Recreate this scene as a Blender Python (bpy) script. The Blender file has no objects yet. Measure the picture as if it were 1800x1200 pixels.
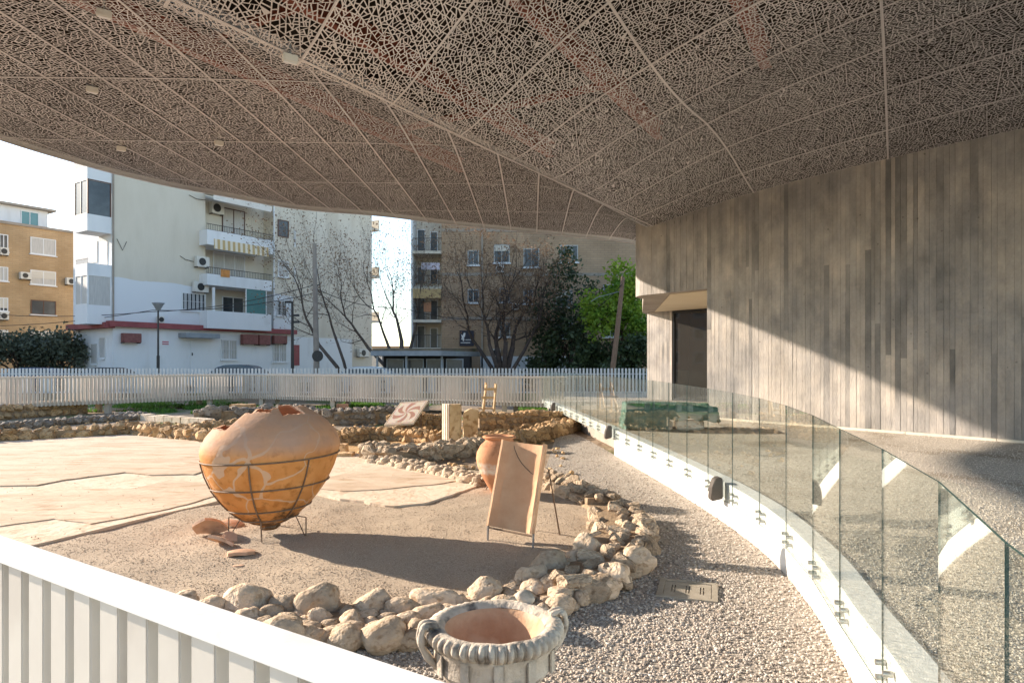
import bpy, bmesh, math, random
import numpy as np
from mathutils import Vector, Matrix, noise, Quaternion
R = math.radians
random.seed(7)
rng = np.random.default_rng(7)
scn = bpy.context.scene
col = scn.collection
EYE = 2.1            # eye height above the excavation floor
F = 1200.0           # focal length in photo pixels (1800 wide)
HZ = 640.0           # horizon row
# ------------------------------------------------------------------ camera, sky, sun, exposure
cd = bpy.data.cameras.new('camera'); cam = bpy.data.objects.new('camera', cd); col.objects.link(cam)
cam.location = (0, 0, EYE); cam.rotation_euler = (R(90), 0, 0)
cd.sensor_width = 36; cd.lens = 24; cd.shift_y = (HZ - 600) / 1800; cd.clip_start = 0.05; cd.clip_end = 3000
scn.camera = cam
SUN_AZ, SUN_EL = R(-65.0), R(19.3)      # azimuth clockwise from +Y, elevation
w = bpy.data.worlds.new('World'); scn.world = w; w.use_nodes = True
nt = w.node_tree; bg = nt.nodes['Background']
sky = nt.nodes.new('ShaderNodeTexSky'); sky.sky_type = 'NISHITA'; sky.sun_disc = False
sky.sun_elevation = SUN_EL; sky.sun_rotation = SUN_AZ; sky.air_density = 1.0; sky.dust_density = .5; sky.ozone_density = 1.0
nt.links.new(sky.outputs[0], bg.inputs[0]); bg.inputs[1].default_value = 0.15
sl = bpy.data.lights.new('sun', 'SUN'); sl.energy = 5.0; sl.angle = R(0.7); sl.color = (1.0, 0.855, 0.70)
so = bpy.data.objects.new('sun', sl); col.objects.link(so)
sv = Vector((math.sin(SUN_AZ) * math.cos(SUN_EL), math.cos(SUN_AZ) * math.cos(SUN_EL), math.sin(SUN_EL)))
so.rotation_euler = sv.to_track_quat('Z', 'Y').to_euler(); so.location = sv * 60
vs = scn.view_settings; vs.view_transform = 'Standard'; vs.look = 'None'; vs.gamma = 1; vs.exposure = 1.32; vs.use_curve_mapping = False
scn.cycles.max_bounces = 10; scn.cycles.diffuse_bounces = 5; scn.cycles.transparent_max_bounces = 16; scn.cycles.glossy_bounces = 4
scn.cycles.caustics_reflective = False; scn.cycles.caustics_refractive = False

# ------------------------------------------------------------------ helpers
def P(px, py, Y): return Vector(((px - 900) / F * Y, Y, EYE - (py - HZ) / F * Y))
def G(px, py, z=0.0):
    Y = (EYE - z) * F / (py - HZ); return Vector(((px - 900) / F * Y, Y, z))
def ramp_z(Y): return 0.42 + 0.009 * Y

class MB:
    def __init__(s): s.v = []; s.f = []
    def add(s, vs_, fs):
        n = len(s.v); s.v += [tuple(v) for v in vs_]; s.f += [tuple(i + n for i in f) for f in fs]; return s
    def obox(s, o, a, b, c):
        """box from corner o spanned by vectors a, b, c"""
        o, a, b, c = Vector(o), Vector(a), Vector(b), Vector(c)
        vs_ = [o, o + a, o + a + b, o + b, o + c, o + a + c, o + a + b + c, o + b + c]
        fs = [(0, 3, 2, 1), (4, 5, 6, 7), (0, 1, 5, 4), (1, 2, 6, 5), (2, 3, 7, 6), (3, 0, 4, 7)]
        if a.cross(b).dot(c) < 0: fs = [f[::-1] for f in fs]
        return s.add(vs_, fs)
    def box(s, x0, y0, z0, x1, y1, z1): return s.obox((x0, y0, z0), (x1 - x0, 0, 0), (0, y1 - y0, 0), (0, 0, z1 - z0))
    def tube(s, pts, rad, n=6, cap=True):
        pts = [Vector(p) for p in pts]; m = len(pts)
        rad = rad if isinstance(rad, (list, tuple)) else [rad] * m
        rings = []; up = None
        for i in range(m):
            d = (pts[min(i + 1, m - 1)] - pts[max(i - 1, 0)]).normalized()
            if up is None: up = Vector((0, 0, 1)) if abs(d.z) < .9 else Vector((1, 0, 0))
            x = d.cross(up).normalized(); y = x.cross(d).normalized(); up = y
            rings.append([pts[i] + (x * math.cos(k * math.tau / n) + y * math.sin(k * math.tau / n)) * rad[i] for k in range(n)])
        vs_ = [v for r in rings for v in r]
        fs = [(i * n + k, i * n + (k + 1) % n, (i + 1) * n + (k + 1) % n, (i + 1) * n + k) for i in range(m - 1) for k in range(n)]
        if cap: fs += [tuple(range(n - 1, -1, -1)), tuple((m - 1) * n + k for k in range(n))]
        return s.add(vs_, fs)
    def lathe(s, prof, n=48, c=(0, 0, 0), mod=None):
        vs_ = []; m = len(prof)
        for (r, z) in prof:
            for k in range(n):
                a = k * math.tau / n; rr, zz = (r, z) if mod is None else mod(r, z, a)
                vs_.append((c[0] + rr * math.cos(a), c[1] + rr * math.sin(a), c[2] + zz))
        fs = [(i * n + k, i * n + (k + 1) % n, (i + 1) * n + (k + 1) % n, (i + 1) * n + k) for i in range(m - 1) for k in range(n)]
        return s.add(vs_, fs)
    def prism(s, poly, z0, z1):
        n = len(poly); area = sum(poly[i][0] * poly[(i + 1) % n][1] - poly[(i + 1) % n][0] * poly[i][1] for i in range(n))
        if area < 0: poly = poly[::-1]
        fz0 = z0 if callable(z0) else (lambda x, y: z0); fz1 = z1 if callable(z1) else (lambda x, y: z1)
        vs_ = [(x, y, fz0(x, y)) for x, y in poly] + [(x, y, fz1(x, y)) for x, y in poly]
        fs = [tuple(range(n - 1, -1, -1)), tuple(range(n, 2 * n))] + [(i, (i + 1) % n, n + (i + 1) % n, n + i) for i in range(n)]
        return s.add(vs_, fs)
    def mesh(s, name, mat, smooth=False, bevel=0):
        me = bpy.data.meshes.new(name); me.from_pydata(s.v, [], s.f); me.update()
        if bevel:
            bm = bmesh.new(); bm.from_mesh(me); bmesh.ops.bevel(bm, geom=bm.edges[:], offset=bevel, segments=2, affect='EDGES', clamp_overlap=True); bm.to_mesh(me); bm.free()
        if mat: me.materials.append(mat)
        if smooth: me.shade_smooth()
        return me
    def build(s, name, mat, parent=None, smooth=False, bevel=0, angle=None):
        me = s.mesh(name, mat, smooth, bevel)
        if angle:
            me.shade_smooth(); me.set_sharp_from_angle(angle=R(angle))
        return link(name, me, parent)
def link(name, me, parent=None):
    o = bpy.data.objects.new(name, me); col.objects.link(o)
    if parent:
        o.parent = parent; o.matrix_parent_inverse = Matrix.Translation(-parent.location) if parent.rotation_euler.z == 0 else parent.matrix_basis.inverted()
    return o
def tag(o, label, cat, group=None):
    o['label'] = label; o['category'] = cat
    if group: o['group'] = group
    return o
def thing(name, loc, label, cat, group=None):
    o = bpy.data.objects.new(name, None); col.objects.link(o); o.location = loc; o.empty_display_size = .2
    return tag(o, label, cat, group)
def struct(o, kind='structure'): o['kind'] = kind; return o
def inst(name, me, parent, loc, rot=(0, 0, 0), sc=(1, 1, 1)):
    """a piece that shares mesh data, placed in world space under its thing"""
    o = bpy.data.objects.new(name, me); col.objects.link(o)
    if parent: o.parent = parent; o.matrix_parent_inverse = Matrix.Translation(-parent.location)
    o.location = loc; o.rotation_euler = rot; o.scale = sc; return o

# ------------------------------------------------------------------ materials
def mat(name, c, c2=None, scale=5, rough=.7, bump=0, bscale=30, metal=0, var=0, detail=6, c3=None, s3=40, coord='world', stretch=None, spec=.5, trans=0, ramp=(.35, .65)):
    m = bpy.data.materials.new(name); m.use_nodes = True; t = m.node_tree; N = t.nodes; L = t.links; b = N['Principled BSDF']
    b.inputs['Roughness'].default_value = rough; b.inputs['Metallic'].default_value = metal; b.inputs['Specular IOR Level'].default_value = spec
    b.inputs['Base Color'].default_value = (*c, 1)
    if coord == 'world': co = N.new('ShaderNodeNewGeometry').outputs['Position']
    else: co = N.new('ShaderNodeTexCoord').outputs['Object']
    if stretch:
        mp = N.new('ShaderNodeMapping'); mp.inputs['Scale'].default_value = stretch; L.new(co, mp.inputs[0]); co = mp.outputs[0]
    oi = N.new('ShaderNodeObjectInfo') if (var or coord == 'object') else None
    if coord == 'object':
        ad = N.new('ShaderNodeVectorMath'); ad.operation = 'MULTIPLY_ADD'; L.new(oi.outputs['Random'], ad.inputs[0]); ad.inputs[1].default_value = (37, 53, 71); L.new(co, ad.inputs[2]); co = ad.outputs[0]
    out = None
    if c2:
        n = N.new('ShaderNodeTexNoise'); n.inputs['Scale'].default_value = scale; n.inputs['Detail'].default_value = detail; n.inputs['Roughness'].default_value = .62; L.new(co, n.inputs[0])
        r = N.new('ShaderNodeValToRGB'); r.color_ramp.elements[0].position = ramp[0]; r.color_ramp.elements[1].position = ramp[1]
        r.color_ramp.elements[0].color = (*c, 1); r.color_ramp.elements[1].color = (*c2, 1); L.new(n.outputs['Fac'], r.inputs[0]); out = r.outputs[0]
    if c3:
        n = N.new('ShaderNodeTexNoise'); n.inputs['Scale'].default_value = s3; n.inputs['Detail'].default_value = 4; L.new(co, n.inputs[0])
        r = N.new('ShaderNodeValToRGB'); r.color_ramp.elements[0].position = .54; r.color_ramp.elements[1].position = .68; L.new(n.outputs['Fac'], r.inputs[0])
        mx = N.new('ShaderNodeMix'); mx.data_type = 'RGBA'; L.new(r.outputs[0], mx.inputs['Factor'])
        if out: L.new(out, mx.inputs['A'])
        else: mx.inputs['A'].default_value = (*c, 1)
        mx.inputs['B'].default_value = (*c3, 1); out = mx.outputs['Result']
    if var:
        h = N.new('ShaderNodeHueSaturation'); mr = N.new('ShaderNodeMapRange'); mr.inputs['To Min'].default_value = 1 - var; mr.inputs['To Max'].default_value = 1 + var
        L.new(oi.outputs['Random'], mr.inputs[0]); L.new(mr.outputs[0], h.inputs['Value'])
        if out: L.new(out, h.inputs['Color'])
        else: h.inputs['Color'].default_value = (*c, 1)
        out = h.outputs[0]
    if out: L.new(out, b.inputs['Base Color'])
    if bump:
        n = N.new('ShaderNodeTexNoise'); n.inputs['Scale'].default_value = bscale; n.inputs['Detail'].default_value = 5; L.new(co, n.inputs[0])
        bp = N.new('ShaderNodeBump'); bp.inputs['Strength'].default_value = bump; bp.inputs['Distance'].default_value = .6 / bscale; L.new(n.outputs['Fac'], bp.inputs['Height']); L.new(bp.outputs[0], b.inputs['Normal'])
    if trans:
        tr = N.new('ShaderNodeBsdfTranslucent'); ms = N.new('ShaderNodeMixShader'); ms.inputs[0].default_value = trans
        if out: L.new(out, tr.inputs[0])
        else: tr.inputs[0].default_value = (*c, 1)
        L.new(b.outputs[0], ms.inputs[1]); L.new(tr.outputs[0], ms.inputs[2]); L.new(ms.outputs[0], N['Material Output'].inputs[0])
    return m
def nodes_of(m): t = m.node_tree; return t.nodes, t.links, t.nodes['Principled BSDF']
def base_socket(m): b = m.node_tree.nodes['Principled BSDF'].inputs['Base Color']; return b.links[0].from_socket if b.links else None
def mixin(m, fac, colr):
    """lay a colour over the material's base colour by a mask"""
    N, L, b = nodes_of(m); s = base_socket(m); mx = N.new('ShaderNodeMix'); mx.data_type = 'RGBA'
    L.new(fac, mx.inputs['Factor'])
    if s: L.new(s, mx.inputs['A'])
    else: mx.inputs['A'].default_value = b.inputs['Base Color'].default_value
    mx.inputs['B'].default_value = (*colr, 1); L.new(mx.outputs['Result'], b.inputs['Base Color'])
def math_node(m, op, a, b=None, clamp=False):
    N, L, _ = nodes_of(m); n = N.new('ShaderNodeMath'); n.operation = op; n.use_clamp = clamp
    for i, x in enumerate((a, b)):
        if x is None: continue
        if isinstance(x, (int, float)): n.inputs[i].default_value = x
        else: L.new(x, n.inputs[i])
    return n.outputs[0]

def stone_mat(name, c, c2, c3, bm_=.9):
    return mat(name, c, c2, 3.0, .9, bm_, 9, var=.28, c3=c3, s3=5, coord='object', spec=.2, detail=9)
M = {}
M['stone'] = stone_mat('limestone_cobble', (.48, .365, .255), (.62, .50, .375), (.35, .245, .155), .45)
M['stone_flat'] = stone_mat('flat_limestone', (.43, .325, .225), (.58, .465, .34), (.30, .21, .135), .8)
M['stone_warm'] = stone_mat('ochre_rubble', (.45, .275, .13), (.60, .42, .245), (.28, .16, .075))
M['stone_grey'] = stone_mat('grey_rubble', (.24, .195, .155), (.36, .31, .255), (.14, .105, .08))
M['soil'] = mat('ochre_soil', (.44, .26, .11), (.56, .38, .20), 2.5, .95, .5, 14, spec=.1, c3=(.36, .22, .11), s3=5)
M['core'] = mat('wall_mortar_earth', (.26, .185, .12), (.36, .27, .18), 6, .95, .6, 20, spec=.1)
M['earth'] = mat('bare_earth', (.24, .18, .125), (.33, .26, .19), .6, .95, .6, 5, spec=.1, c3=(.12, .16, .05), s3=.35)
M['asphalt'] = mat('asphalt', (.07, .07, .072), (.10, .10, .10), 1.2, .9, .3, 40)
M['sand_gravel'] = mat('fine_tan_gravel', (.33, .26, .19), (.55, .45, .345), 75, .95, 1.0, 80, spec=.15, detail=3, c3=(.46, .375, .285), s3=1.1)
M['pebble_bed'] = mat('pebble_bed', (.25, .215, .18), (.52, .465, .40), 55, .9, 1.0, 55, spec=.2, detail=3)
M['terrace'] = mat('terrace_gravel', (.36, .315, .265), (.64, .575, .49), 45, .9, .8, 50, spec=.2, detail=3, c3=(.33, .28, .22), s3=.8)
M['slab'] = mat('mortar_floor', (.52, .40, .29), (.66, .53, .405), 1.3, .9, .35, 9, spec=.15, c3=(.46, .33, .22), s3=3.2, stretch=(.5, 1.6, 1))
M['slab_pale'] = mat('pale_lime_floor', (.60, .485, .365), (.71, .60, .475), 1.1, .9, .3, 12, spec=.15, c3=(.55, .42, .30), s3=6)
M['white_metal'] = mat('white_powder_coat', (.76, .75, .735), (.81, .80, .785), 3, .38, .03, 60, c3=(.70, .685, .66), s3=2.2)
M['white_wall'] = mat('white_painted_steel', (.80, .80, .79), (.84, .84, .83), 2, .5, .02, 30)
M['slat_paint'] = mat('cream_slat_paint', (.56, .525, .475), (.61, .575, .52), 3, .5, .03, 40, c3=(.52, .48, .43), s3=3)
M['beige_metal'] = mat('cream_fence_paint', (.52, .455, .385), (.58, .51, .435), 4, .5, 0, var=.08)
M['grey_white'] = mat('pale_grey_fence_paint', (.60, .61, .63), (.68, .69, .70), 4, .5, 0, var=.05)
M['mesh'] = mat('perforated_bronze_panel', (.57, .54, .545), (.64, .61, .61), .6, .42, 0, var=.10, metal=.15)
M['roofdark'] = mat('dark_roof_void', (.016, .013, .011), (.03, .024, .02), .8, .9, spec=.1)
M['red_steel'] = mat('red_oxide_steel', (.20, .05, .028), (.28, .075, .04), 1.5, .65)
M['iron'] = mat('rusty_iron', (.16, .10, .065), (.25, .17, .11), 14, .75, .3, 50, metal=.3)
M['darklamp'] = mat('dark_bronze_lamp', (.065, .056, .05), (.085, .072, .062), 8, .45, metal=.3)
M['steel'] = mat('brushed_steel', (.42, .42, .41), None, rough=.35, metal=.9)
M['wood'] = mat('weathered_pale_wood', (.46, .29, .14), (.60, .41, .22), 6, .75, .2, 20, stretch=(6, 6, 1))
M['pole_wood'] = mat('brown_pole_wood', (.15, .09, .055), (.23, .15, .10), 5, .85, .3, 16, stretch=(6, 6, .6))
M['concrete_pole'] = mat('grey_concrete_pole', (.22, .19, .165), (.29, .26, .23), 2, .9, .2, 20)
M['black'] = mat('black_steel', (.018, .019, .021), None, rough=.5)
M['tarp'] = mat('green_tarpaulin', (.055, .135, .105), (.10, .20, .16), 5, .55, .4, 14, c3=(.15, .25, .20), s3=3)
M['wire'] = mat('black_cable', (.03, .025, .025), None, rough=.7)
M['bark'] = mat('grey_brown_bark', (.075, .055, .045), (.13, .10, .08), 5, .9, .5, 20)
M['bark_dark'] = mat('dark_bark', (.045, .032, .027), (.085, .062, .05), 5, .9, .5, 20)
M['dryleaf'] = mat('dry_seed_leaf', (.17, .105, .065), (.27, .175, .105), 2, .8, coord='world', trans=.3)
M['leaf_dark'] = mat('dark_evergreen_leaf', (.03, .055, .025), (.075, .115, .045), 1.5, .5, trans=.25)
M['grey_frame'] = mat('dull_grey_window_frame', (.38, .38, .37), None, rough=.5)
M['leaf_olive'] = mat('olive_leaf', (.05, .065, .045), (.09, .11, .07), 1.5, .65, trans=.15)
M['leaf_bright'] = mat('yellow_green_leaf', (.10, .22, .02), (.30, .42, .04), .9, .6, trans=.45)
M['grass'] = mat('green_grass', (.06, .16, .02), (.14, .27, .04), 2, .7, trans=.3)
M['white_frame'] = mat('white_window_frame', (.72, .73, .74), None, rough=.5)
M['brown_frame'] = mat('brown_window_frame', (.10, .045, .03), None, rough=.5)
M['glass_dark'] = mat('dark_window_glass', (.04, .048, .056), (.10, .115, .13), .5, .2, spec=.4)
M['glass_teal'] = mat('teal_window_glass', (.05, .16, .16), (.09, .22, .22), .5, .1, spec=.8)
M['curtain'] = mat('curtained_window', (.42, .41, .39), (.55, .53, .50), 3, .6, stretch=(8, 8, .5))
M['shutter'] = mat('roller_shutter', (.58, .54, .47), (.66, .62, .55), 3, .6, .3, 3, stretch=(.1, .1, 18))
M['ac'] = mat('air_conditioner_case', (.60, .58, .53), (.66, .64, .60), 3, .5)
M['ac_red'] = mat('red_brown_cage', (.17, .06, .055), (.25, .10, .085), 5, .7)
M['red_band'] = mat('dark_red_awning', (.24, .055, .06), (.31, .08, .08), 1.5, .7)
M['plaster'] = mat('white_plaster', (.68, .70, .72), (.76, .77, .78), .4, .85, .1, 12, c3=(.65, .655, .66), s3=1.0, stretch=(1, 1, .3))
M['plaster_cream'] = mat('cream_plaster', (.60, .55, .46), (.68, .63, .54), .5, .9, .1, 10, c3=(.57, .515, .425), s3=.5, stretch=(1, 1, .35))
M['stripe'] = mat('striped_awning', (.70, .63, .48), None, rough=.8)
M['canvas'] = mat('pale_awning_canvas', (.66, .61, .55), (.72, .68, .62), 2, .8)
M['cream_ceiling'] = mat('cream_soffit_plaster', (.62, .52, .36), (.66, .56, .40), 1, .8)
M['dark_interior'] = mat('unlit_interior', (.02, .02, .022), None, rough=.9)
M['moss_roof'] = mat('mossy_felt_roof', (.12, .10, .075), (.22, .18, .13), 1.5, .95, .6, 8, c3=(.10, .13, .05), s3=2)
M['zinc'] = mat('zinc_fascia', (.22, .25, .28), (.30, .33, .36), 2, .6)
M['drain'] = mat('drain_cover_metal', (.30, .26, .20), (.38, .335, .27), 9, .65, .2, 60)
# striped fabric: alternate ochre and cream
_N, _L, _b = nodes_of(M['stripe']); _g = _N.new('ShaderNodeNewGeometry'); _wv = _N.new('ShaderNodeTexWave'); _wv.inputs['Scale'].default_value = .9; _wv.bands_direction = 'Y'; _L.new(_g.outputs['Position'], _wv.inputs[0])
_r = _N.new('ShaderNodeValToRGB'); _r.color_ramp.interpolation = 'CONSTANT'; _r.color_ramp.elements[1].position = .5; _r.color_ramp.elements[0].color = (.50, .36, .17, 1); _r.color_ramp.elements[1].color = (.72, .66, .54, 1); _L.new(_wv.outputs['Fac'], _r.inputs[0]); _L.new(_r.outputs[0], _b.inputs['Base Color'])
# brickwork seen from far off
def brick_mat(name, c1, c2, mortar, dirv, width=.5, h=.16, msize=.012):
    m = mat(name, c1, None, rough=.9, spec=.2); N, L, b = nodes_of(m); g = N.new('ShaderNodeNewGeometry')
    sx = N.new('ShaderNodeSeparateXYZ'); L.new(g.outputs['Position'], sx.inputs[0])
    d = N.new('ShaderNodeVectorMath'); d.operation = 'DOT_PRODUCT'; L.new(g.outputs['Position'], d.inputs[0]); d.inputs[1].default_value = (dirv[0], dirv[1], 0)
    cb = N.new('ShaderNodeCombineXYZ'); L.new(d.outputs['Value'], cb.inputs[0]); L.new(sx.outputs[2], cb.inputs[1])
    br = N.new('ShaderNodeTexBrick'); L.new(cb.outputs[0], br.inputs[0]); br.inputs['Scale'].default_value = 1; br.inputs['Brick Width'].default_value = width; br.inputs['Row Height'].default_value = h; br.inputs['Mortar Size'].default_value = msize
    br.inputs['Color1'].default_value = (*c1, 1); br.inputs['Color2'].default_value = (*c2, 1); br.inputs['Mortar'].default_value = (*mortar, 1)
    n = N.new('ShaderNodeTexNoise'); n.inputs['Scale'].default_value = .5; n.inputs['Detail'].default_value = 7; L.new(g.outputs['Position'], n.inputs[0])
    mx = N.new('ShaderNodeMix'); mx.data_type = 'RGBA'; mx.blend_type = 'MULTIPLY'; mx.inputs['Factor'].default_value = .55; L.new(br.outputs[0], mx.inputs['A'])
    r = N.new('ShaderNodeValToRGB'); r.color_ramp.elements[0].position = .3; r.color_ramp.elements[0].color = (.55, .55, .55, 1); r.color_ramp.elements[1].position = .65; L.new(n.outputs['Fac'], r.inputs[0]); L.new(r.outputs[0], mx.inputs['B'])
    L.new(mx.outputs['Result'], b.inputs['Base Color']); return m
GD = Vector((.559, .829, 0))           # street grid direction
GN = Vector((.829, -.559, 0))          # normal towards the site
M['brick_tan'] = brick_mat('tan_brick', (.53, .37, .215), (.48, .325, .18), (.38, .28, .18), GD)
M['brick_brown'] = brick_mat('brown_brick', (.46, .325, .215), (.41, .285, .185), (.31, .23, .165), (1, 0))
# concrete cast against vertical boards
def board_mat():
    m = mat('board_marked_concrete', (.305, .292, .28), (.51, .478, .448), 2.1, .85, .4, 30, stretch=(1, 1, .5), spec=.25, detail=12, ramp=(.34, .66))
    N, L, b = nodes_of(m); oi = N.new('ShaderNodeObjectInfo'); g = N.new('ShaderNodeNewGeometry')
    r = N.new('ShaderNodeValToRGB'); e = r.color_ramp.elements; e[0].position = 0; e[0].color = (.46, .48, .50, 1); e[1].position = 1; e[1].color = (1.10, 1.06, 1.02, 1)
    for p, c in ((.08, (.56, .57, .59)), (.13, (.86, .86, .86)), (.6, (1.0, .98, .96))): x = e.new(p); x.color = (*c, 1)
    L.new(oi.outputs['Random'], r.inputs[0])
    n = N.new('ShaderNodeTexNoise'); n.inputs['Scale'].default_value = .9; n.inputs['Detail'].default_value = 5; L.new(g.outputs['Position'], n.inputs[0])
    rf = N.new('ShaderNodeMapRange'); rf.inputs['From Min'].default_value = .38; rf.inputs['From Max'].default_value = .6; rf.inputs['To Min'].default_value = .25; L.new(n.outputs['Fac'], rf.inputs[0])
    mx = N.new('ShaderNodeMix'); mx.data_type = 'RGBA'; mx.blend_type = 'MULTIPLY'; L.new(rf.outputs[0], mx.inputs['Factor']); L.new(base_socket(m), mx.inputs['A']); L.new(r.outputs[0], mx.inputs['B'])
    # stains that run over the boards, and pin holes
    n2 = N.new('ShaderNodeTexNoise'); n2.inputs['Scale'].default_value = .45; n2.inputs['Detail'].default_value = 7; n2.inputs['Roughness'].default_value = .68; L.new(g.outputs['Position'], n2.inputs[0])
    r2 = N.new('ShaderNodeValToRGB'); r2.color_ramp.elements[0].position = .33; r2.color_ramp.elements[0].color = (.66, .67, .70, 1); r2.color_ramp.elements[1].position = .64; r2.color_ramp.elements[1].color = (1.12, 1.08, 1.03, 1); L.new(n2.outputs['Fac'], r2.inputs[0])
    m2 = N.new('ShaderNodeMix'); m2.data_type = 'RGBA'; m2.blend_type = 'MULTIPLY'; m2.inputs['Factor'].default_value = 1; L.new(mx.outputs['Result'], m2.inputs['A']); L.new(r2.outputs[0], m2.inputs['B'])
    v = N.new('ShaderNodeTexVoronoi'); v.inputs['Scale'].default_value = 2.6; L.new(g.outputs['Position'], v.inputs[0]); L.new(m2.outputs['Result'], b.inputs['Base Color'])
    mixin(m, math_node(m, 'MULTIPLY', math_node(m, 'LESS_THAN', v.outputs['Distance'], .055), .6), (.13, .12, .115)); return m
M['board'] = board_mat()
M['concrete'] = mat('grey_concrete', (.27, .23, .19), (.36, .31, .255), 1.2, .85, .2, 20)

for _k in ('white_metal', 'white_wall'):
    _m = M[_k]; _N, _L, _b = nodes_of(_m); _g = _N.new('ShaderNodeNewGeometry'); _n = _N.new('ShaderNodeTexNoise'); _n.inputs['Scale'].default_value = 9; _n.inputs['Detail'].default_value = 10; _n.inputs['Roughness'].default_value = .75; _L.new(_g.outputs['Position'], _n.inputs[0])
    mixin(_m, math_node(_m, 'MULTIPLY', math_node(_m, 'SUBTRACT', _n.outputs['Fac'], .56, True), 2.2, True), (.50, .47, .43))
_m = M['white_wall']; _N, _L, _b = nodes_of(_m); _g = _N.new('ShaderNodeNewGeometry'); _s = _N.new('ShaderNodeSeparateXYZ'); _L.new(_g.outputs['Position'], _s.inputs[0]); _n = _N.new('ShaderNodeTexNoise'); _n.inputs['Scale'].default_value = 5; _n.inputs['Detail'].default_value = 8; _L.new(_g.outputs['Position'], _n.inputs[0])
mixin(_m, math_node(_m, 'MULTIPLY', math_node(_m, 'SUBTRACT', math_node(_m, 'MULTIPLY', _n.outputs['Fac'], .16), _s.outputs[2], True), 9, True), (.46, .41, .35))
# glass
def glass_mat():
    m = bpy.data.materials.new('clear_green_glass'); m.use_nodes = True; N = m.node_tree.nodes; L = m.node_tree.links; N.remove(N['Principled BSDF'])
    tr = N.new('ShaderNodeBsdfTransparent'); tr.inputs[0].default_value = (.966, .988, .978, 1); gl = N.new('ShaderNodeBsdfGlossy'); gl.inputs['Roughness'].default_value = 0.0; gl.inputs[0].default_value = (.95, 1, .98, 1)
    lw = N.new('ShaderNodeLayerWeight'); lw.inputs[0].default_value = .5
    p5 = N.new('ShaderNodeMath'); p5.operation = 'POWER'; L.new(lw.outputs['Facing'], p5.inputs[0]); p5.inputs[1].default_value = 5
    fr = N.new('ShaderNodeMath'); fr.operation = 'MULTIPLY_ADD'; L.new(p5.outputs[0], fr.inputs[0]); fr.inputs[1].default_value = .955; fr.inputs[2].default_value = .045
    ms = N.new('ShaderNodeMixShader'); L.new(fr.outputs[0], ms.inputs[0]); L.new(tr.outputs[0], ms.inputs[1]); L.new(gl.outputs[0], ms.inputs[2]); L.new(ms.outputs[0], N['Material Output'].inputs[0]); return m
M['glass'] = glass_mat()
M['glass_edge'] = mat('green_glass_edge', (.06, .13, .115), None, rough=.15)
M['door_glass'] = mat('dark_reflecting_door_glass', (.03, .028, .024), None, rough=.03, spec=.9)

# ================================================================== THE SETTING
def V2(p): return (p[0], p[1])
def sheet(name, poly, z, m, kind='structure', label=None, thick=.003):
    mb = MB(); n = len(poly); area = sum(poly[i][0] * poly[(i + 1) % n][1] - poly[(i + 1) % n][0] * poly[i][1] for i in range(n))
    if area < 0: poly = poly[::-1]
    fz = z if callable(z) else (lambda x, y: z)
    mb.add([(x, y, fz(x, y)) for x, y in poly], [tuple(range(n))])
    return struct(mb.build(name, m), kind)
def smooth_poly(pts, per=6, closed=False):
    """Catmull-Rom through 2D points"""
    out = []; n = len(pts); rngi = range(n if closed else n - 1)
    for i in rngi:
        p0 = pts[(i - 1) % n] if (closed or i > 0) else pts[0]; p1 = pts[i]; p2 = pts[(i + 1) % n]; p3 = pts[(i + 2) % n] if (closed or i < n - 2) else pts[-1]
        for k in range(per):
            t = k / per
            out.append(tuple(.5 * ((2 * b) + (-a + c) * t + (2 * a - 5 * b + 4 * c - d) * t * t + (-a + 3 * b - 3 * c + d) * t ** 3) for a, b, c, d in zip(p0, p1, p2, p3)))
    if not closed: out.append(tuple(pts[-1]))
    return out
def rough_poly(pts, step=.12, amp=.03, closed=True, seed=0):
    """resample a 2D outline and make it uneven"""
    out = []; n = len(pts); m = n if closed else n - 1
    for i in range(m):
        a = Vector(pts[i]).to_2d(); b = Vector(pts[(i + 1) % n]).to_2d(); k = max(1, int((b - a).length / step))
        nr = Vector((-(b - a).y, (b - a).x)).normalized()
        for j in range(k):
            p = a.lerp(b, j / k); d = noise.noise((p.x * 2.1 + seed, p.y * 2.1, 3.3)) * amp + noise.noise((p.x * 9 + seed, p.y * 9, 1.3)) * amp * .4
            out.append(tuple(p + nr * d))
    return out

# ground: one sheet to the horizon, the street level beyond the fence is higher
xs = [-900, -300, -120, -60, -40] + list(np.arange(-30, 31, 1.5)) + [40, 60, 120, 300, 900]
ys = [-300, -60, -20] + list(np.arange(-6, 32, 2.0)) + [33, 34.5, 36.2, 36.4, 38, 45, 60, 90, 150, 400, 1600]
def ground_h(x, y):
    if y >= 36.3: return .55
    return .12 * max(0, min(1, (y - 29) / 5)) * (.6 + .8 * noise.noise((x * .2, y * .2, 0)))
gv = [(x, y, ground_h(x, y)) for y in ys for x in xs]; nx = len(xs)
gf = [(j * nx + i, j * nx + i + 1, (j + 1) * nx + i + 1, (j + 1) * nx + i) for j in range(len(ys) - 1) for i in range(nx - 1)]
struct(MB().add(gv, gf).build('ground', M['earth']))
sheet('street', [(-120, 37.2), (60, 37.2), (60, 44.2), (-22, 44.2), (-120, 44.2)], .556, M['asphalt'])
sheet('pavement', [(-24, 44.3), (60, 44.3), (60, 47.9), (-24, 47.9)], .68, M['concrete'])

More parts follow.
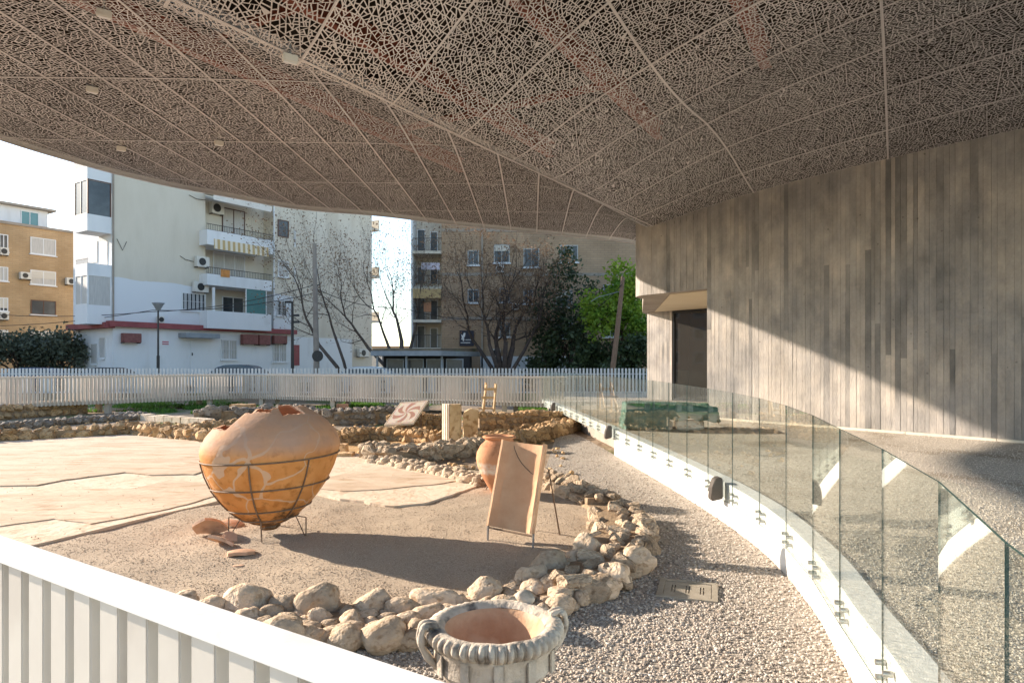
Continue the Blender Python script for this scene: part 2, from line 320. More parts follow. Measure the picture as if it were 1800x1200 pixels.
# curved edge of the terrace (plan)
CURVE = smooth_poly([(1.2, 27.2), (1.54, 24.6), (2.02, 19.8), (2.38, 15.75), (2.74, 10.96), (2.83, 7.9), (2.62, 6.0), (2.27, 4.5), (2.09, 3.7), (1.84, 2.85), (1.47, 1.95), (1.17, 1.15), (.98, .2)], 10)
def arc_resample(pl, step):
    P_ = [Vector(p).to_2d() for p in pl]; L_ = [0]
    for a, b in zip(P_, P_[1:]): L_.append(L_[-1] + (b - a).length)
    n = int(L_[-1] / step); out = []
    for k in range(n + 1):
        s = k * step; i = 0
        while i < len(L_) - 2 and L_[i + 1] < s: i += 1
        out.append(P_[i].lerp(P_[i + 1], (s - L_[i]) / (L_[i + 1] - L_[i])))
    return out
# excavation surfaces
ROW = [(-4.6, 4.5), (-3.4, 5.05), (-2.5, 5.32), (-1.6, 5.32), (-.7, 5.38), (0, 5.8), (.55, 6.35), (1.05, 7.1), (1.38, 8.2), (1.42, 9.4), (1.05, 10.7), (.5, 12.1)]   # kerb of field stones
rowS = smooth_poly(ROW, 6)
INSIDE = rowS + [(-.6, 13.2), (-2, 13.6), (-3.5, 13.2), (-4.5, 11), (-8, 9.5), (-9, 7.4)]
def bed_h(x, y): return .042 + .035 * noise.noise((x * .9, y * .9, 3)) + .012 * noise.noise((x * 3.1, y * 3.1, 7)) + .022 * max(0, noise.noise((x * 1.7, y * 2.6, 11)))

OUTSIDE = [(-9, -1), (-9, 7.2)] + rowS + [(.5, 12.1), (.7, 14), (1.2, 19), (1.4, 23)] + [V2(p) for p in CURVE[20:]] + [(0, -1)]
sheet('pebble_bed', OUTSIDE, .003, M['pebble_bed'])
# terrace behind the glass: gravel on a slab, rising gently
tpoly = [V2(p) for p in CURVE] + [(2, -4), (18, -4), (18, 33), (1.2, 33)]
sheet('terrace', tpoly, lambda x, y: ramp_z(y), M['terrace'])

# ------------------------------------------------------------------ concrete building
WO = Vector((5.48, 19.07, 0)); WD = Vector((-.649, .761, 0)); WN = Vector((-.761, -.649, 0))     # wall line, direction to the far corner, outward normal
RO = Vector((-3.39, 7.4)); RU = Vector((.4925, .870)); RN = Vector((.870, -.4925))
def inside(x, y, poly):
    c = False; n = len(poly); j = n - 1
    for i in range(n):
        xi, yi = poly[i]; xj, yj = poly[j]
        if (yi > y) != (yj > y) and x < (xj - xi) * (y - yi) / (yj - yi) + xi: c = not c
        j = i
    return c
def edge_dist(x, y):
    a = _ex[:-1]; b = _ex[1:]; ab = b - a; p = np.array((x, y)); t = np.clip(((p - a) * ab).sum(1) / (ab * ab).sum(1), 0, 1); d = np.sqrt((((a + ab * t[:, None]) - p) ** 2).sum(1)).min()
    return d if inside(x, y, canopy_poly) else -d
def ridge_s(x, y): return (x - RO.x) * RU.x + (y - RO.y) * RU.y
def ridge_z(sv_): return 5.72 + .50 * np.clip((sv_ + 3) / 17.8, 0, 1.1)
def ridge_d(x, y):
    s = ridge_s(x, y); return (x - RO.x) * RN.x + (y - RO.y) * RN.y - .0028 * np.maximum(0, s) * np.maximum(0, 14.8 - s)
def canopy_z(x, y):
    d = ridge_d(x, y); p = np.maximum(d, 0); e = np.maximum(-d, 0); wd = np.clip(((x - WO.x) * WN.x + (y - WO.y) * WN.y) / 5.0, 0, 1); z0 = ridge_z(ridge_s(x, y))
    zr = (6.78 - z0) * (1 - np.exp(-(p * p / (p + .9)) / 2.1)) + .55 * wd * (1 - np.exp(-(p * p / (p + 1.2)) / 2.6))
    zl = (6.80 - z0) * (1 - np.exp(-e * e / (e + .15) / .55)) + .12 * (1 - np.exp(-e / 5)) + .10 * ((e - 10.3) + np.sqrt((e - 10.3) ** 2 + 1)) * np.clip(e / 4, 0, 1)
    return z0 + zr + zl + .17 * np.sin(ridge_s(x, y) * .62 + d * .25) * np.clip(p / 3, 0, 1) * wd
def canopy_hit(px, py):
    d = Vector(((px - 900) / F, 1, (HZ - py) / F)); t = 3.0
    while t < 45:
        p = Vector((0, 0, EYE)) + d * t
        if p.z >= canopy_z(p.x, p.y): return p
        t += .03
    return p
EDGE = [(9.8, 32.5)] + [V2(canopy_hit(*q)) for q in ((1128, 430), (1000, 415), (800, 395), (660, 379), (520, 367), (400, 346), (300, 328), (200, 305), (100, 277), (0, 246), (-60, 224))] + [(-11.7, 12.6), (-10.5, 9.6), (-8.4, 6.4), (-5.8, 3), (-3, -3.5)]
EDGE = smooth_poly(EDGE, 5)
canopy_poly = EDGE + [(14, -3.5), (16, 6), (13, 24)]
_ex = np.array(EDGE)
bld = thing('concrete_building', WO, 'tall board-marked grey concrete building beside the gravel terrace, with recessed glass door', 'building')
board_meshes = []
for k in range(6):
    mb = MB(); segs = 5; h = .012
    vs_ = []; fs = []
    for j in range(segs + 1):
        z = j / segs
        for (x, y) in ((0, 0), (.5, .5), (.5, 0)): pass
        e = [random.uniform(-.003, .003) for _ in range(2)]
        vs_ += [(-.5, .004, z), (-.5 + .03, e[0], z), (.5 - .03, e[1], z), (.5, .004, z)]
    for j in range(segs):
        for i in range(3): a = j * 4 + i; fs.append((a, a + 1, a + 5, a + 4))
    fs += [(0, 3, 2, 1), (segs * 4, segs * 4 + 1, segs * 4 + 2, segs * 4 + 3)]
    mb.add(vs_, fs); board_meshes.append(mb.mesh('board', M['board']))
WROT = math.atan2(-WD.y, -WD.x)          # local +x runs along -WD, local -y faces the site
def board(u, z0, z1, wd, pr, base=WO, rot=WROT, D=WD, Nn=WN):
    p = base + D * u + Nn * pr; p.z = z0
    inst('board', random.choice(board_meshes), bld, p, (0, 0, rot), (wd, 1, z1 - z0))
WTOP = 6.2
def wtop(u_): p = WO + WD * u_; return float(canopy_z(p.x, p.y)) + .02
u = -10.2
while u < 2.1:
    wd = random.choice((.085, .10, .115, .13, .145)); uc = u + wd / 2; lo = (ramp_z(WO.y + WD.y * uc) - .05) if uc < 0 else 4.2
    pr = .035 + random.uniform(-.004, .004)
    if uc < 0:
        cut = random.choice((2.3, 3.1, 3.9, 4.6)) + random.uniform(-.15, .15)
        board(uc, lo, cut, wd - .001, pr); board(uc, cut + .002, wtop(uc), wd - .001, pr + random.uniform(-.002, .002))
    else: board(uc, lo, wtop(uc), wd - .001, pr)
    u += wd
# rounded far corner of the upper storey
for k in range(9):
    a = R(90) * (k + .5) / 9; c0 = WO + WD * 2.1 - WN * .9; nrm = (WN * math.cos(a) + WD * math.sin(a)); p = c0 + nrm * .93; p.z = 4.2
    inst('board', random.choice(board_meshes), bld, p, (0, 0, math.atan2(nrm.y, nrm.x) + R(90)), (.165, 1, float(canopy_z(p.x, p.y)) + .02 - 4.2))
def wpt(u, d, z): p = WO + WD * u - WN * d; return Vector((p.x, p.y, z))
mb = MB()
for k in range(13): a = wpt(-10.4 + k * .8, .001, 0); mb.obox(a, WD * .8, -WN * .45, (0, 0, min(wtop(-10.4 + k * .8), wtop(-9.6 + k * .8)) - .03))
mb.build('wall_core', M['concrete'], bld)
# upper storey over the entrance with rounded corner
arc = [wpt(0, .001, 0), wpt(2.1, .001, 0)]
for k in range(1, 9):
    a = R(90) * k / 8; p = WO + WD * 2.1 - WN * .9 + (WN * math.cos(a) + WD * math.sin(a)) * .9; arc.append(p)
fp = [V2(p) for p in arc] + [(5.3, 27.75), (5.6, 28.6), (10.5, 28.6), V2(wpt(-2.2, 5.2, 0)), V2(wpt(0, .46, 0))]
MB().prism(fp, 4.2, WTOP).build('upper_storey', M['concrete'], bld)
MB().prism([V2(p) for p in [wpt(-.02, .3, 0), wpt(1.55, .35, 0)]] + [(5.7, 27.3), (8.6, 23.9)], 4.185, 4.199).build('ceiling', M['cream_ceiling'], bld)
# pier, door, recess wall
zf = ramp_z(26.5); RE = Vector((.649, -.761, 0)); RC = Vector((5.5, 27.7, 0))
def rcp(t, d, z): p = RC + RE * t - WN * d; return Vector((p.x, p.y, z))
MB().obox(rcp(1.25, .2, zf), RE * 4.2, -WN * .2, (0, 0, 4.19 - zf)).build('back_wall', M['dark_interior'], bld)
for k in range(10):
    inst('board', board_meshes[k % 6], bld, rcp(.061 + k * .122, -.03 - random.uniform(0, .006), zf), (0, 0, WROT), (.118, 1, 4.19 - zf))
MB().obox(rcp(0, -.028, zf), RE * 1.22, -WN * .6, (0, 0, 4.19 - zf)).build('pier', M['concrete'], bld)
dr = MB().obox(rcp(1.28, .06, zf + .1), RE * 4.1, -WN * .02, (0, 0, 4.1 - zf - .1)).build('door', M['door_glass'], bld)
fr = MB(); fr.obox(rcp(1.222, 0, zf + .02), RE * .07, -WN * .12, (0, 0, 4.185 - zf - .02)); fr.obox(rcp(1.292, 0, 4.1), RE * 4, -WN * .12, (0, 0, .085)); fr.obox(rcp(1.292, 0, zf + .02), RE * 4, -WN * .12, (0, 0, .08)); fr.build('door_frame', M['black'], dr)
MB().prism([(4.4, 26.6), (5.2, 28.6), (10.5, 28.6), (10.5, 23.2), (6.6, 23.4)], ramp_z(24) - .2, lambda x, y: ramp_z(y) + .03).build('threshold', M['concrete'], bld)
for kk in range(6):
    u0 = -10.2 + kk * 1.7; a = wpt(u0, -.055, ramp_z(WO.y + WD.y * u0) - .02); a2 = wpt(u0 + 1.69, -.055, ramp_z(WO.y + WD.y * (u0 + 1.69)) - .02)
    MB().obox(a, a2 - a, WN * .07, (0, 0, .07)).build('plinth_strip', M['plaster_cream'], bld)

# ------------------------------------------------------------------ canopy
def wall_d(x, y): return (x - WO.x) * WN.x + (y - WO.y) * WN.y + .12
def split_poly(poly, target, out):
    n = len(poly); A = .5 * sum(poly[i][0] * poly[(i + 1) % n][1] - poly[(i + 1) % n][0] * poly[i][1] for i in range(n))
    if A < target * random.uniform(.45, 1.55): out.append(poly); return
    L_ = [math.dist(poly[i], poly[(i + 1) % n]) for i in range(n)]
    i = max(range(n), key=lambda k: L_[k] * random.uniform(.75, 1.1)); t = random.uniform(.36, .64)
    p = [poly[i][k] + (poly[(i + 1) % n][k] - poly[i][k]) * t for k in (0, 1)]
    ex, ey = (poly[(i + 1) % n][0] - poly[i][0]) / L_[i], (poly[(i + 1) % n][1] - poly[i][1]) / L_[i]
    a = random.uniform(-.55, .55); dx, dy = -ey * math.cos(a) - ex * math.sin(a) * -1, ex * math.cos(a) + ey * math.sin(a)
    best = None
    for j in range(n):
        if j == i: continue
        q0, q1 = poly[j], poly[(j + 1) % n]; ux, uy = q1[0] - q0[0], q1[1] - q0[1]; den = dx * uy - dy * ux
        if abs(den) < 1e-9: continue
        s = ((q0[0] - p[0]) * uy - (q0[1] - p[1]) * ux) / den; v = ((q0[0] - p[0]) * dy - (q0[1] - p[1]) * dx) / den
        if s > 1e-6 and 0 <= v <= 1: best = (j, [q0[0] + ux * v, q0[1] + uy * v]); break
    if best is None: out.append(poly); return
    j, q = best
    def walk(a_, b_):
        r = []; k = (a_ + 1) % n
        while True:
            r.append(poly[k])
            if k == b_: break
            k = (k + 1) % n
        return r
    A_ = [p] + walk(i, j) + [q]; B_ = [q] + walk(j, i) + [p]
    split_poly(A_, target, out); split_poly(B_, target, out)
def clip(poly, fn):
    f = [fn(*p) for p in poly]
    if min(f) >= 0: return poly
    if max(f) <= 0: return []
    out = []; n = len(poly)
    for i in range(n):
        a, b = poly[i], poly[(i + 1) % n]; fa, fb = f[i], f[(i + 1) % n]
        if fa >= 0: out.append(a)
        if (fa >= 0) != (fb >= 0): t = fa / (fa - fb); out.append((a[0] + (b[0] - a[0]) * t, a[1] + (b[1] - a[1]) * t))
    return out
def inset(poly, w_):
    q = [poly[0]]
    for p in poly[1:]:
        if math.dist(p, q[-1]) > .004: q.append(p)
    if math.dist(q[0], q[-1]) < .004: q.pop()
    n = len(q)
    if n < 3: return None, None
    res = []
    for i in range(n):
        a, b, c = Vector(q[i - 1]), Vector(q[i]), Vector(q[(i + 1) % n]); d1 = (b - a).normalized(); d2 = (c - b).normalized()
        n1 = Vector((-d1.y, d1.x)); n2 = Vector((-d2.y, d2.x)); k = 1 + n1.dot(n2)
        if k < .08: return q, None
        res.append(b + (n1 + n2) * (w_ / k))
    for i in range(n):
        if (res[(i + 1) % n] - res[i]).dot(Vector(q[(i + 1) % n]) - Vector(q[i])) <= 0: return q, None
    return q, res
can = thing('canopy', (-2, 12, 7), 'large curved bronze canopy of perforated metal panels overhanging the excavation', 'canopy')
CUT = .0080
def make_panel(org, ua, ub, la, lb, pat, fns, flip):
    K = 5; vals = [[fn(org[0] + ua[0] * la * i / K + ub[0] * lb * j / K, org[1] + ua[1] * la * i / K + ub[1] * lb * j / K) for i in range(K + 1) for j in range(K + 1)] for fn in fns]
    need = [fn for fn, v in zip(fns, vals) if min(v) < .45]
    o = np.array(org); A_ = np.array(ua); B_ = np.array(ub)
    def m2(p):
        a, b = p[..., 0], p[..., 1]; a = la - a if flip[0] else a; b = lb - b if flip[1] else b
        return o + A_ * a[..., None] + B_ * b[..., None]
    if not need:
        q = m2(pat[0]); vs_ = np.column_stack([q, canopy_z(q[:, 0], q[:, 1])]).tolist(); fs = list(pat[1])
    else:
        vs_ = []; fs = []; pl = []
        for c in pat[2]:
            w = [tuple(p) for p in m2(np.array(c)).tolist()]
            n = len(w); A = sum(w[i][0] * w[(i + 1) % n][1] - w[(i + 1) % n][0] * w[i][1] for i in range(n))
            if A < 0: w = w[::-1]
            for fn in need:
                w = clip(w, fn)
                if len(w) < 3: break
            if len(w) < 3: continue
            ring(w, pl, fs)
        if not fs: return
        q = np.array(pl); vs_ = np.column_stack([q, canopy_z(q[:, 0], q[:, 1])]).tolist()
    # the panel's own rim: a slightly dropped flange along each side
    for (a0, b0, a1, b1, sa, sb) in ((0, 0, la, 0, 0, 1), (0, lb, la, lb, 0, -1), (0, 0, 0, lb, 1, 0), (la, 0, la, lb, -1, 0)):
        K = 8
        for k in range(K):
            t0, t1 = k / K, (k + 1) / K; wd = .022
            q = np.array([(a0 + (a1 - a0) * t0, b0 + (b1 - b0) * t0), (a0 + (a1 - a0) * t1, b0 + (b1 - b0) * t1)]); q2 = q[::-1] + np.array((sa, sb)) * wd
            w = [tuple(p) for p in (o + A_ * np.vstack([q, q2])[:, :1] + B_ * np.vstack([q, q2])[:, 1:]).tolist()]
            for fn in need:
                w = clip(w, fn)
                if len(w) < 3: break
            if len(w) >= 3:
                n0 = len(vs_); vs_.extend((x, y, float(canopy_z(x, y)) - .012) for x, y in w); fs.append(tuple(range(n0, n0 + len(w))))
    MB().add(vs_, fs).build('panel', M['mesh'], can)
def ring(w, pl, fs):
    for c in (CUT, CUT * .6, CUT * .3):
        o_, i_ = inset(w, c)
        if o_ is None: return
        if i_ is not None: break
    n0 = len(pl); n = len(o_); pl.extend((p[0], p[1]) for p in o_)
    if i_ is None: fs.append(tuple(range(n0, n0 + n))); return
    pl.extend((p[0], p[1]) for p in i_)
    for i in range(n): fs.append((n0 + i, n0 + (i + 1) % n, n0 + n + (i + 1) % n, n0 + n + i))
def pattern(la, lb, target, g=.004):
    out = []; split_poly([[g, g], [la - g, g], [la - g, lb - g], [g, lb - g]], target, out)
    pl = []; fs = []
    for c in out: ring(c, pl, fs)
    return np.array(pl), fs, out
TGT = .0068
LA, LB = 1.75, 3.3
patR = [pattern(LA, LB, TGT) for _ in range(5)]
fR = [lambda x, y: ridge_d(x, y), lambda x, y: wall_d(x, y)]
WU = (-.649, .761)
def any_in(org, ua, ub, la, lb, fns, K=4):
    for i in range(K + 1):
        for j in range(K + 1):
            x = org[0] + ua[0] * la * i / K + ub[0] * lb * j / K; y = org[1] + ua[1] * la * i / K + ub[1] * lb * j / K
            if all(f(x, y) > 0 for f in fns): return True
    return False
fbox = lambda x, y: min(y - 2.2, 1.25 * y + 6 - abs(x), 15 - x)
for i in range(-14, 16):
    for j in range(-8, 8):
        org = (4.3 + RU.x * LA * i + WU[0] * LB * j, 20.6 + RU.y * LA * i + WU[1] * LB * j)
        if any_in(org, (RU.x, RU.y), WU, LA, LB, fR + [fbox]):
            c = random.choice(patR); fa, fb = random.random() < .5, random.random() < .5
            make_panel(org, (RU.x, RU.y), WU, LA, LB, c, fR, (fa, fb))
LW, LL = .92, 3.3
patL = [pattern(LW, LL, TGT) for _ in range(6)]
fL = [lambda x, y: -ridge_d(x, y), edge_dist]
DL = (.03, 1.0)
for i in range(-18, 10):
    for j in range(0, 9):
        org = (LW * i + DL[0] * LL * j + .2, 1.5 + LL * j)
        if any_in(org, (1, 0), DL, LW, LL, fL + [fbox], 6):
            c = random.choice(patL); fa, fb = random.random() < .5, random.random() < .5
            make_panel(org, (1, 0), DL, LW, LL, c, fL, (fa, fb))
# edge trim, fascia and roof above
mb = MB(); pts = [(x, y) for x, y in EDGE if y > -3]
ins = []
for i, (x, y) in enumerate(pts):
    a = Vector(pts[max(0, i - 1)]); b = Vector(pts[min(len(pts) - 1, i + 1)]); d = (b - a).normalized(); ins.append(Vector((d.y, -d.x)) * (-1 if inside(x + d.y * .1, y - d.x * .1, canopy_poly) else 1))
vs_ = []; fs = []
for (x, y), n in zip(pts, ins):
    z = float(canopy_z(x, y))
    for off, dz in ((-.07, -.006), (.0, -.012), (.04, .02), (.06, .07), (.05, .13), (.03, .16)): vs_.append((x + n.x * off, y + n.y * off, z + dz))
for i in range(len(pts) - 1):
    for k in range(5): a = i * 6 + k; fs.append((a, a + 6, a + 7, a + 1))
MB().add(vs_, fs).build('fascia', M['mesh'], can, smooth=True)
vs_ = []; fs = []
for (x, y), n in zip(pts, ins):
    z = float(canopy_z(x, y)); vs_ += [(x + n.x * .035, y + n.y * .035, z + .14), (x - n.x * .3, y - n.y * .3, 9.6)]
for i in range(len(pts) - 1): fs.append((i * 2, i * 2 + 2, i * 2 + 3, i * 2 + 1))
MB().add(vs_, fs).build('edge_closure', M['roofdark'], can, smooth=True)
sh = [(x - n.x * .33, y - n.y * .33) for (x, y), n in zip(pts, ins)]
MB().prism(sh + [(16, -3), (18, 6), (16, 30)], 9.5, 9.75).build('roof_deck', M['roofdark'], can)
rt = []
for q_ in np.arange(-6, 14.9, .6):
    b_ = .0028 * max(0, q_) * max(0, 14.8 - q_); p_ = RO + RU * q_ + RN * b_; rt.append((p_.x, p_.y, float(ridge_z(q_)) - .006))
for k, off in enumerate((-5.6, -2.4, .9, 4.2, 7.5, 10.8)):
    c = RO + RN * off; h0 = 8.25
    m = MB(); S0, S1 = -8, (13.5 if off < 2 else 14 - off * .9)
    a = Vector((*(c + RU * S0), h0)); L_ = Vector((RU.x, RU.y, 0)) * (S1 - S0); nn = Vector((RN.x, RN.y, 0))
    m.obox(a - nn * .11, L_, nn * .22, (0, 0, .025)); m.obox(a - nn * .11 + Vector((0, 0, .4)), L_, nn * .22, (0, 0, .025)); m.obox(a - nn * .01 + Vector((0, 0, .025)), L_, nn * .02, (0, 0, .375))
    m.build('beam', M['red_steel'], can)
for k in range(7):
    c = RO + RU * (-5 + k * 3.1); m = MB(); a = Vector((*(c - RN * 6), 8.69)); L_ = Vector((RN.x, RN.y, 0)) * (15 if k < 4 else 12 - k); nn = Vector((RU.x, RU.y, 0))
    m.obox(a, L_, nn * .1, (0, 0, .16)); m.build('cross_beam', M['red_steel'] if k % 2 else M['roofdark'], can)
for (px, py, dsc) in ((183, 14, 'small beige spotlight box under the canopy, nearest the top left corner'), (510, 92, 'small beige spotlight box under the canopy beside the sagging fold'), (162, 150, 'small flat beige spotlight box under the canopy near the left photo border'), (213, 255, 'small beige spotlight box under the canopy, closest above the white balcony tower'), (385, 245, 'small beige spotlight box under the canopy, farthest along the left bay')):
    p = canopy_hit(px, py); t = thing('spotlight', p, dsc, 'spotlight', 'spotlights under the canopy')
    a = Vector((.80, .6, 0)); b = Vector((-.6, .8, 0)); o = p - a * .09 - b * .04 + Vector((0, 0, -.13))
    MB().obox(o, a * .18, b * .08, (0, 0, .10)).build('housing', M['canvas'], t, bevel=.01)
    MB().tube([p + Vector((0, 0, -.05)), p + Vector((0, 0, .15))], .015).build('bracket', M['steel'], t)
    MB().obox(o + a * .015 + b * .012 + Vector((0, 0, -.006)), a * .15, b * .055, (0, 0, .006)).build('lens', M['white_frame'], t)

# ================================================================== WALKWAYS, FENCES, GLASS
# white railing in the foreground
RA = Vector((-1.5, 2.0, 0)); RDr = Vector((.833, -.553, 0)); RNr = Vector((.553, .833, 0))    # RNr points to the excavation
DECK = .5
fence = thing('white_railing', RA + Vector((0, 0, DECK)), 'white slatted metal railing with wide flat top rail at lower left foreground', 'railing')
FT = 1.58
def rp(s, n, z): return RA + RDr * s + RNr * n + Vector((0, 0, z))
m = MB(); m.obox(rp(-2.6, -.037, FT - .038), RDr * 4.6, RNr * .074, (0, 0, .038)); m.build('top_rail', M['white_metal'], fence, bevel=.004)
sm = MB().box(-.042, -.024, 0, .042, .024, FT - .038 - .36).mesh('slat', M['slat_paint'], bevel=.003)
for k in range(36):
    s = -2.5 + k * .127 + random.uniform(-.003, .003)
    inst('slat', sm, fence, rp(s, 0, .36), (0, 0, math.atan2(RDr.y, RDr.x)))
MB().obox(rp(-2.6, -.012, .44), RDr * 4.6, RNr * .05, (0, 0, .06)).build('bottom_rail', M['white_metal'], fence)
struct(MB().add([(-6, -3, DECK), tuple(rp(2.6, -.1, DECK)), tuple(rp(-3, -.1, DECK)), (-6, 4.6, DECK)], [(0, 1, 2, 3)]).build('walkway_deck', M['plaster_cream']))

# glass balustrade on a curved white upstand
gl = thing('glass_balustrade', (2.8, 9, 0), 'curved frameless glass balustrade bolted to a white upstand along the terrace', 'balustrade')
AR = arc_resample(CURVE, .98)
def curve_n(i, A):
    a = A[max(0, i - 1)]; b = A[min(len(A) - 1, i + 1)]; d = (b - a).normalized(); return Vector((d.y, -d.x))     # to the left of travel towards the camera = excavation side flips below
fine = arc_resample(CURVE, .16)
def side(i, A):
    n = curve_n(i, A); return n if n.x < 0 else -n
up_pts = [(p, side(i, fine)) for i, p in enumerate(fine)]
vs_ = []; fs = []
i0 = next(i for i, (p, n) in enumerate(up_pts) if p.y < 15.75)
for (p, n) in up_pts:
    zt = ramp_z(p.y) + .03
    for off, z in ((0.0, zt - .24), (0.0, zt), (-.2, zt), (-.2, zt - .24)): vs_.append((p.x + n.x * off, p.y + n.y * off, z))
for i in range(len(up_pts) - 1):
    for k in range(4): a = i * 4 + k; b = i * 4 + (k + 1) % 4; fs.append((a, b, b + 4, a + 4))
MB().add(vs_, fs).build('edge_beam', M['white_wall'], gl, angle=40)
vs_ = []; fs = []
# plinth wall in welded lengths
seg = []
low = up_pts[i0:]
L0 = 0
while L0 < len(low) - 2:
    L1 = min(L0 + 14, len(low) - 1); vs_ = []; fs = []
    for (p, n) in low[L0:L1 + 1]:
        zt = ramp_z(p.y) - .205
        for off, z in ((.022, -.05), (.022, zt), (-.15, zt), (-.15, -.05)): vs_.append((p.x + n.x * off, p.y + n.y * off, z))
    k_ = L1 - L0 + 1
    for i in range(k_ - 1):
        for k in range(4): a = i * 4 + k; b = i * 4 + (k + 1) % 4; fs.append((a, b, b + 4, a + 4))
    fs += [(0, 3, 2, 1), tuple((k_ - 1) * 4 + q for q in range(4))]
    # a 3 mm shrink at the end gives the seam
    MB().add(vs_, fs).build('plinth_panel', M['white_wall'], gl, angle=40); L0 = L1
def gh(Y): return float(np.interp(Y, (2, 9, 13, 25), (1.14, 1.25, 1.27, 1.18)))
for i in range(len(AR) - 1):
    a, b = AR[i], AR[i + 1]; na, nb = side(i, AR), side(i + 1, AR); d = (b - a).normalized(); nn = Vector((-d.y, d.x)); nn = nn if nn.x < 0 else -nn
    a_ = a + d * .003 + nn * .035; b_ = b - d * .003 + nn * .035
    za, zb = ramp_z(a.y), ramp_z(b.y); t = nn * .009; mg = MB()
    q = [(a_.x, a_.y, za - .19), (b_.x, b_.y, zb - .19), (b_.x, b_.y, zb + gh(b.y)), (a_.x, a_.y, za + gh(a.y))]; q2 = [(x + t.x, y + t.y, z) for x, y, z in q]
    vs_ = q + q2; fs = [(0, 1, 2, 3), (7, 6, 5, 4), (0, 4, 5, 1), (1, 5, 6, 2), (2, 6, 7, 3), (3, 7, 4, 0)]
    o = mg.add(vs_, fs).build('glass_panel', M['glass'], gl); o.data.materials.append(M['glass_edge'])
    for f in o.data.polygons[2:]: f.material_index = 1
    bm_ = MB()
    for (pt, sgn, zz) in ((a_, 1, za), (b_, -1, zb)):
        for dz in (-.06, -.14):
            c = pt + d * sgn * (.075 if dz > -.1 else .065); mb_ = MB(); mb_.tube([(c.x - nn.x * .03, c.y - nn.y * .03, zz + dz), (c.x + nn.x * .022, c.y + nn.y * .022, zz + dz)], .017, 10); mb_.build('bolt', M['steel'], o, angle=40)
# legs below the free-standing stretch
for (px, py) in ((1018, 752), (985, 733)):
    p = G(px, py); m = MB(); m.box(p.x - .05, p.y - .05, 0, p.x + .05, p.y + .05, ramp_z(p.y) - .2); m.box(p.x - .08, p.y - .35, ramp_z(p.y) - .26, p.x + .6, p.y - .25, ramp_z(p.y) - .2); m.box(p.x - .12, p.y - .12, 0, p.x + .45, p.y + .12, .025); m.build('leg', M['white_wall'], gl)
# shaded concrete under the terrace edge
mbt = [V2(p - side(i, fine) * .3) for i, p in enumerate(fine)]
struct(MB().prism(mbt + [(2, -4), (17, -4), (17, 32), (1.6, 32)], 0.0, lambda x, y: ramp_z(y) - .03).build('terrace_slab', M['concrete']))
# wedge shaped lamps on the upstand
def wedge_lamp(px, ydep, lab):
    i = min(range(len(fine)), key=lambda k: abs(fine[k].y - ydep)); p = fine[i]; n = side(i, fine); d = Vector((-n.y, n.x)); d = d if d.y > 0 else -d
    z = ramp_z(p.y); t = thing('wall_lamp', (p.x, p.y, z), lab, 'lamp', 'lamps on the white upstand')
    prof = [(.06, -.17), (.20, -.20), (.215, -.17), (.20, -.02), (.16, .09), (.10, .115), (.06, .10)]
    vs_ = []; nP = len(prof)
    for s in (-.075, .075):
        for (o, h) in prof: vs_.append((p.x + n.x * o + d.x * s, p.y + n.y * o + d.y * s, z + h))
    fs = [tuple(range(nP)), tuple(range(2 * nP - 1, nP - 1, -1))] + [(k, nP + k, nP + (k + 1) % nP, (k + 1) % nP) for k in range(nP)]
    MB().add(vs_, fs).build('lamp_housing', M['darklamp'], t, bevel=.008)
    MB().obox((p.x + n.x * .04 - d.x * .05, p.y + n.y * .04 - d.y * .05, z - .15), (d.x * .1, d.y * .1, 0), (n.x * .03, n.y * .03, 0), (0, 0, .22)).build('bracket', M['steel'], t)
wedge_lamp(1270, 9.05, 'dark bronze wedge lamp on white upstand, the nearer one beside the gravel')
wedge_lamp(1080, 15.9, 'dark bronze wedge lamp at the far end of the white upstand wall')
wedge_lamp(980, 24.2, 'smallest and farthest dark wedge lamp where glass meets wooden walkway')

# far walkway: two railings of slats on posts
def walkway(A, B, lab1, lab2, grp, wdt=1.6):
    A = Vector((*A, 0)); B = Vector((*B, 0)); d = (B - A).normalized(); L_ = (B - A).length; n = Vector((d.y, -d.x, 0)); n = n if n.y < 0 else -n
    dk = MB().obox(A + Vector((0, 0, .44)), d * L_, -n * wdt, (0, 0, .08)).build('walkway', M['beige_metal']); struct(dk)
    slat = MB().box(-.034, -.02, 0, .034, .02, 1.12).mesh('slat', M['beige_metal'])
    for which, lab in ((0, lab1), (1, lab2)):
        o = A if which == 0 else A - n * wdt
        t = thing('walkway_railing', o + Vector((0, 0, .4)), lab, 'railing', grp)
        MB().obox(o + Vector((0, 0, 1.54)) + n * .05, d * L_, -n * .1, (0, 0, .05)).build('top_rail', M['beige_metal'], t)
        MB().obox(o + Vector((0, 0, .5)) - n * .03, d * L_, -n * .03, (0, 0, .08)).build('bottom_rail', M['beige_metal'], t)
        k = 0; s = .08
        while s < L_ and k < 299:
            p = o + d * s + n * .025; p.z = .42 if which == 0 else .5
            inst('slat', slat, t, p, (0, 0, math.atan2(d.y, d.x))); s += .145; k += 1
        if which == 0:
            s = 1.0
            while s < L_:
                for q in (.18, 1.25):
                    for e in (0,):
                        p = o + d * (s) - n * q; MB().box(p.x - .1, p.y - .1, 0, p.x + .1, p.y + .1, .45).build('post', M['beige_metal'], t)
                s += 4.4
walkway((-23.5, 21.6), (-13.2, 33.6), 'cream slatted walkway railing on posts at left, facing the excavation', 'rear slatted railing of the left walkway before the street fence', 'left walkway railings')
walkway((-13.2, 33.6), (1.5, 26.6), 'cream slatted walkway railing on posts across the back centre', 'rear slatted railing of the central walkway before the street fence', 'central walkway railings')
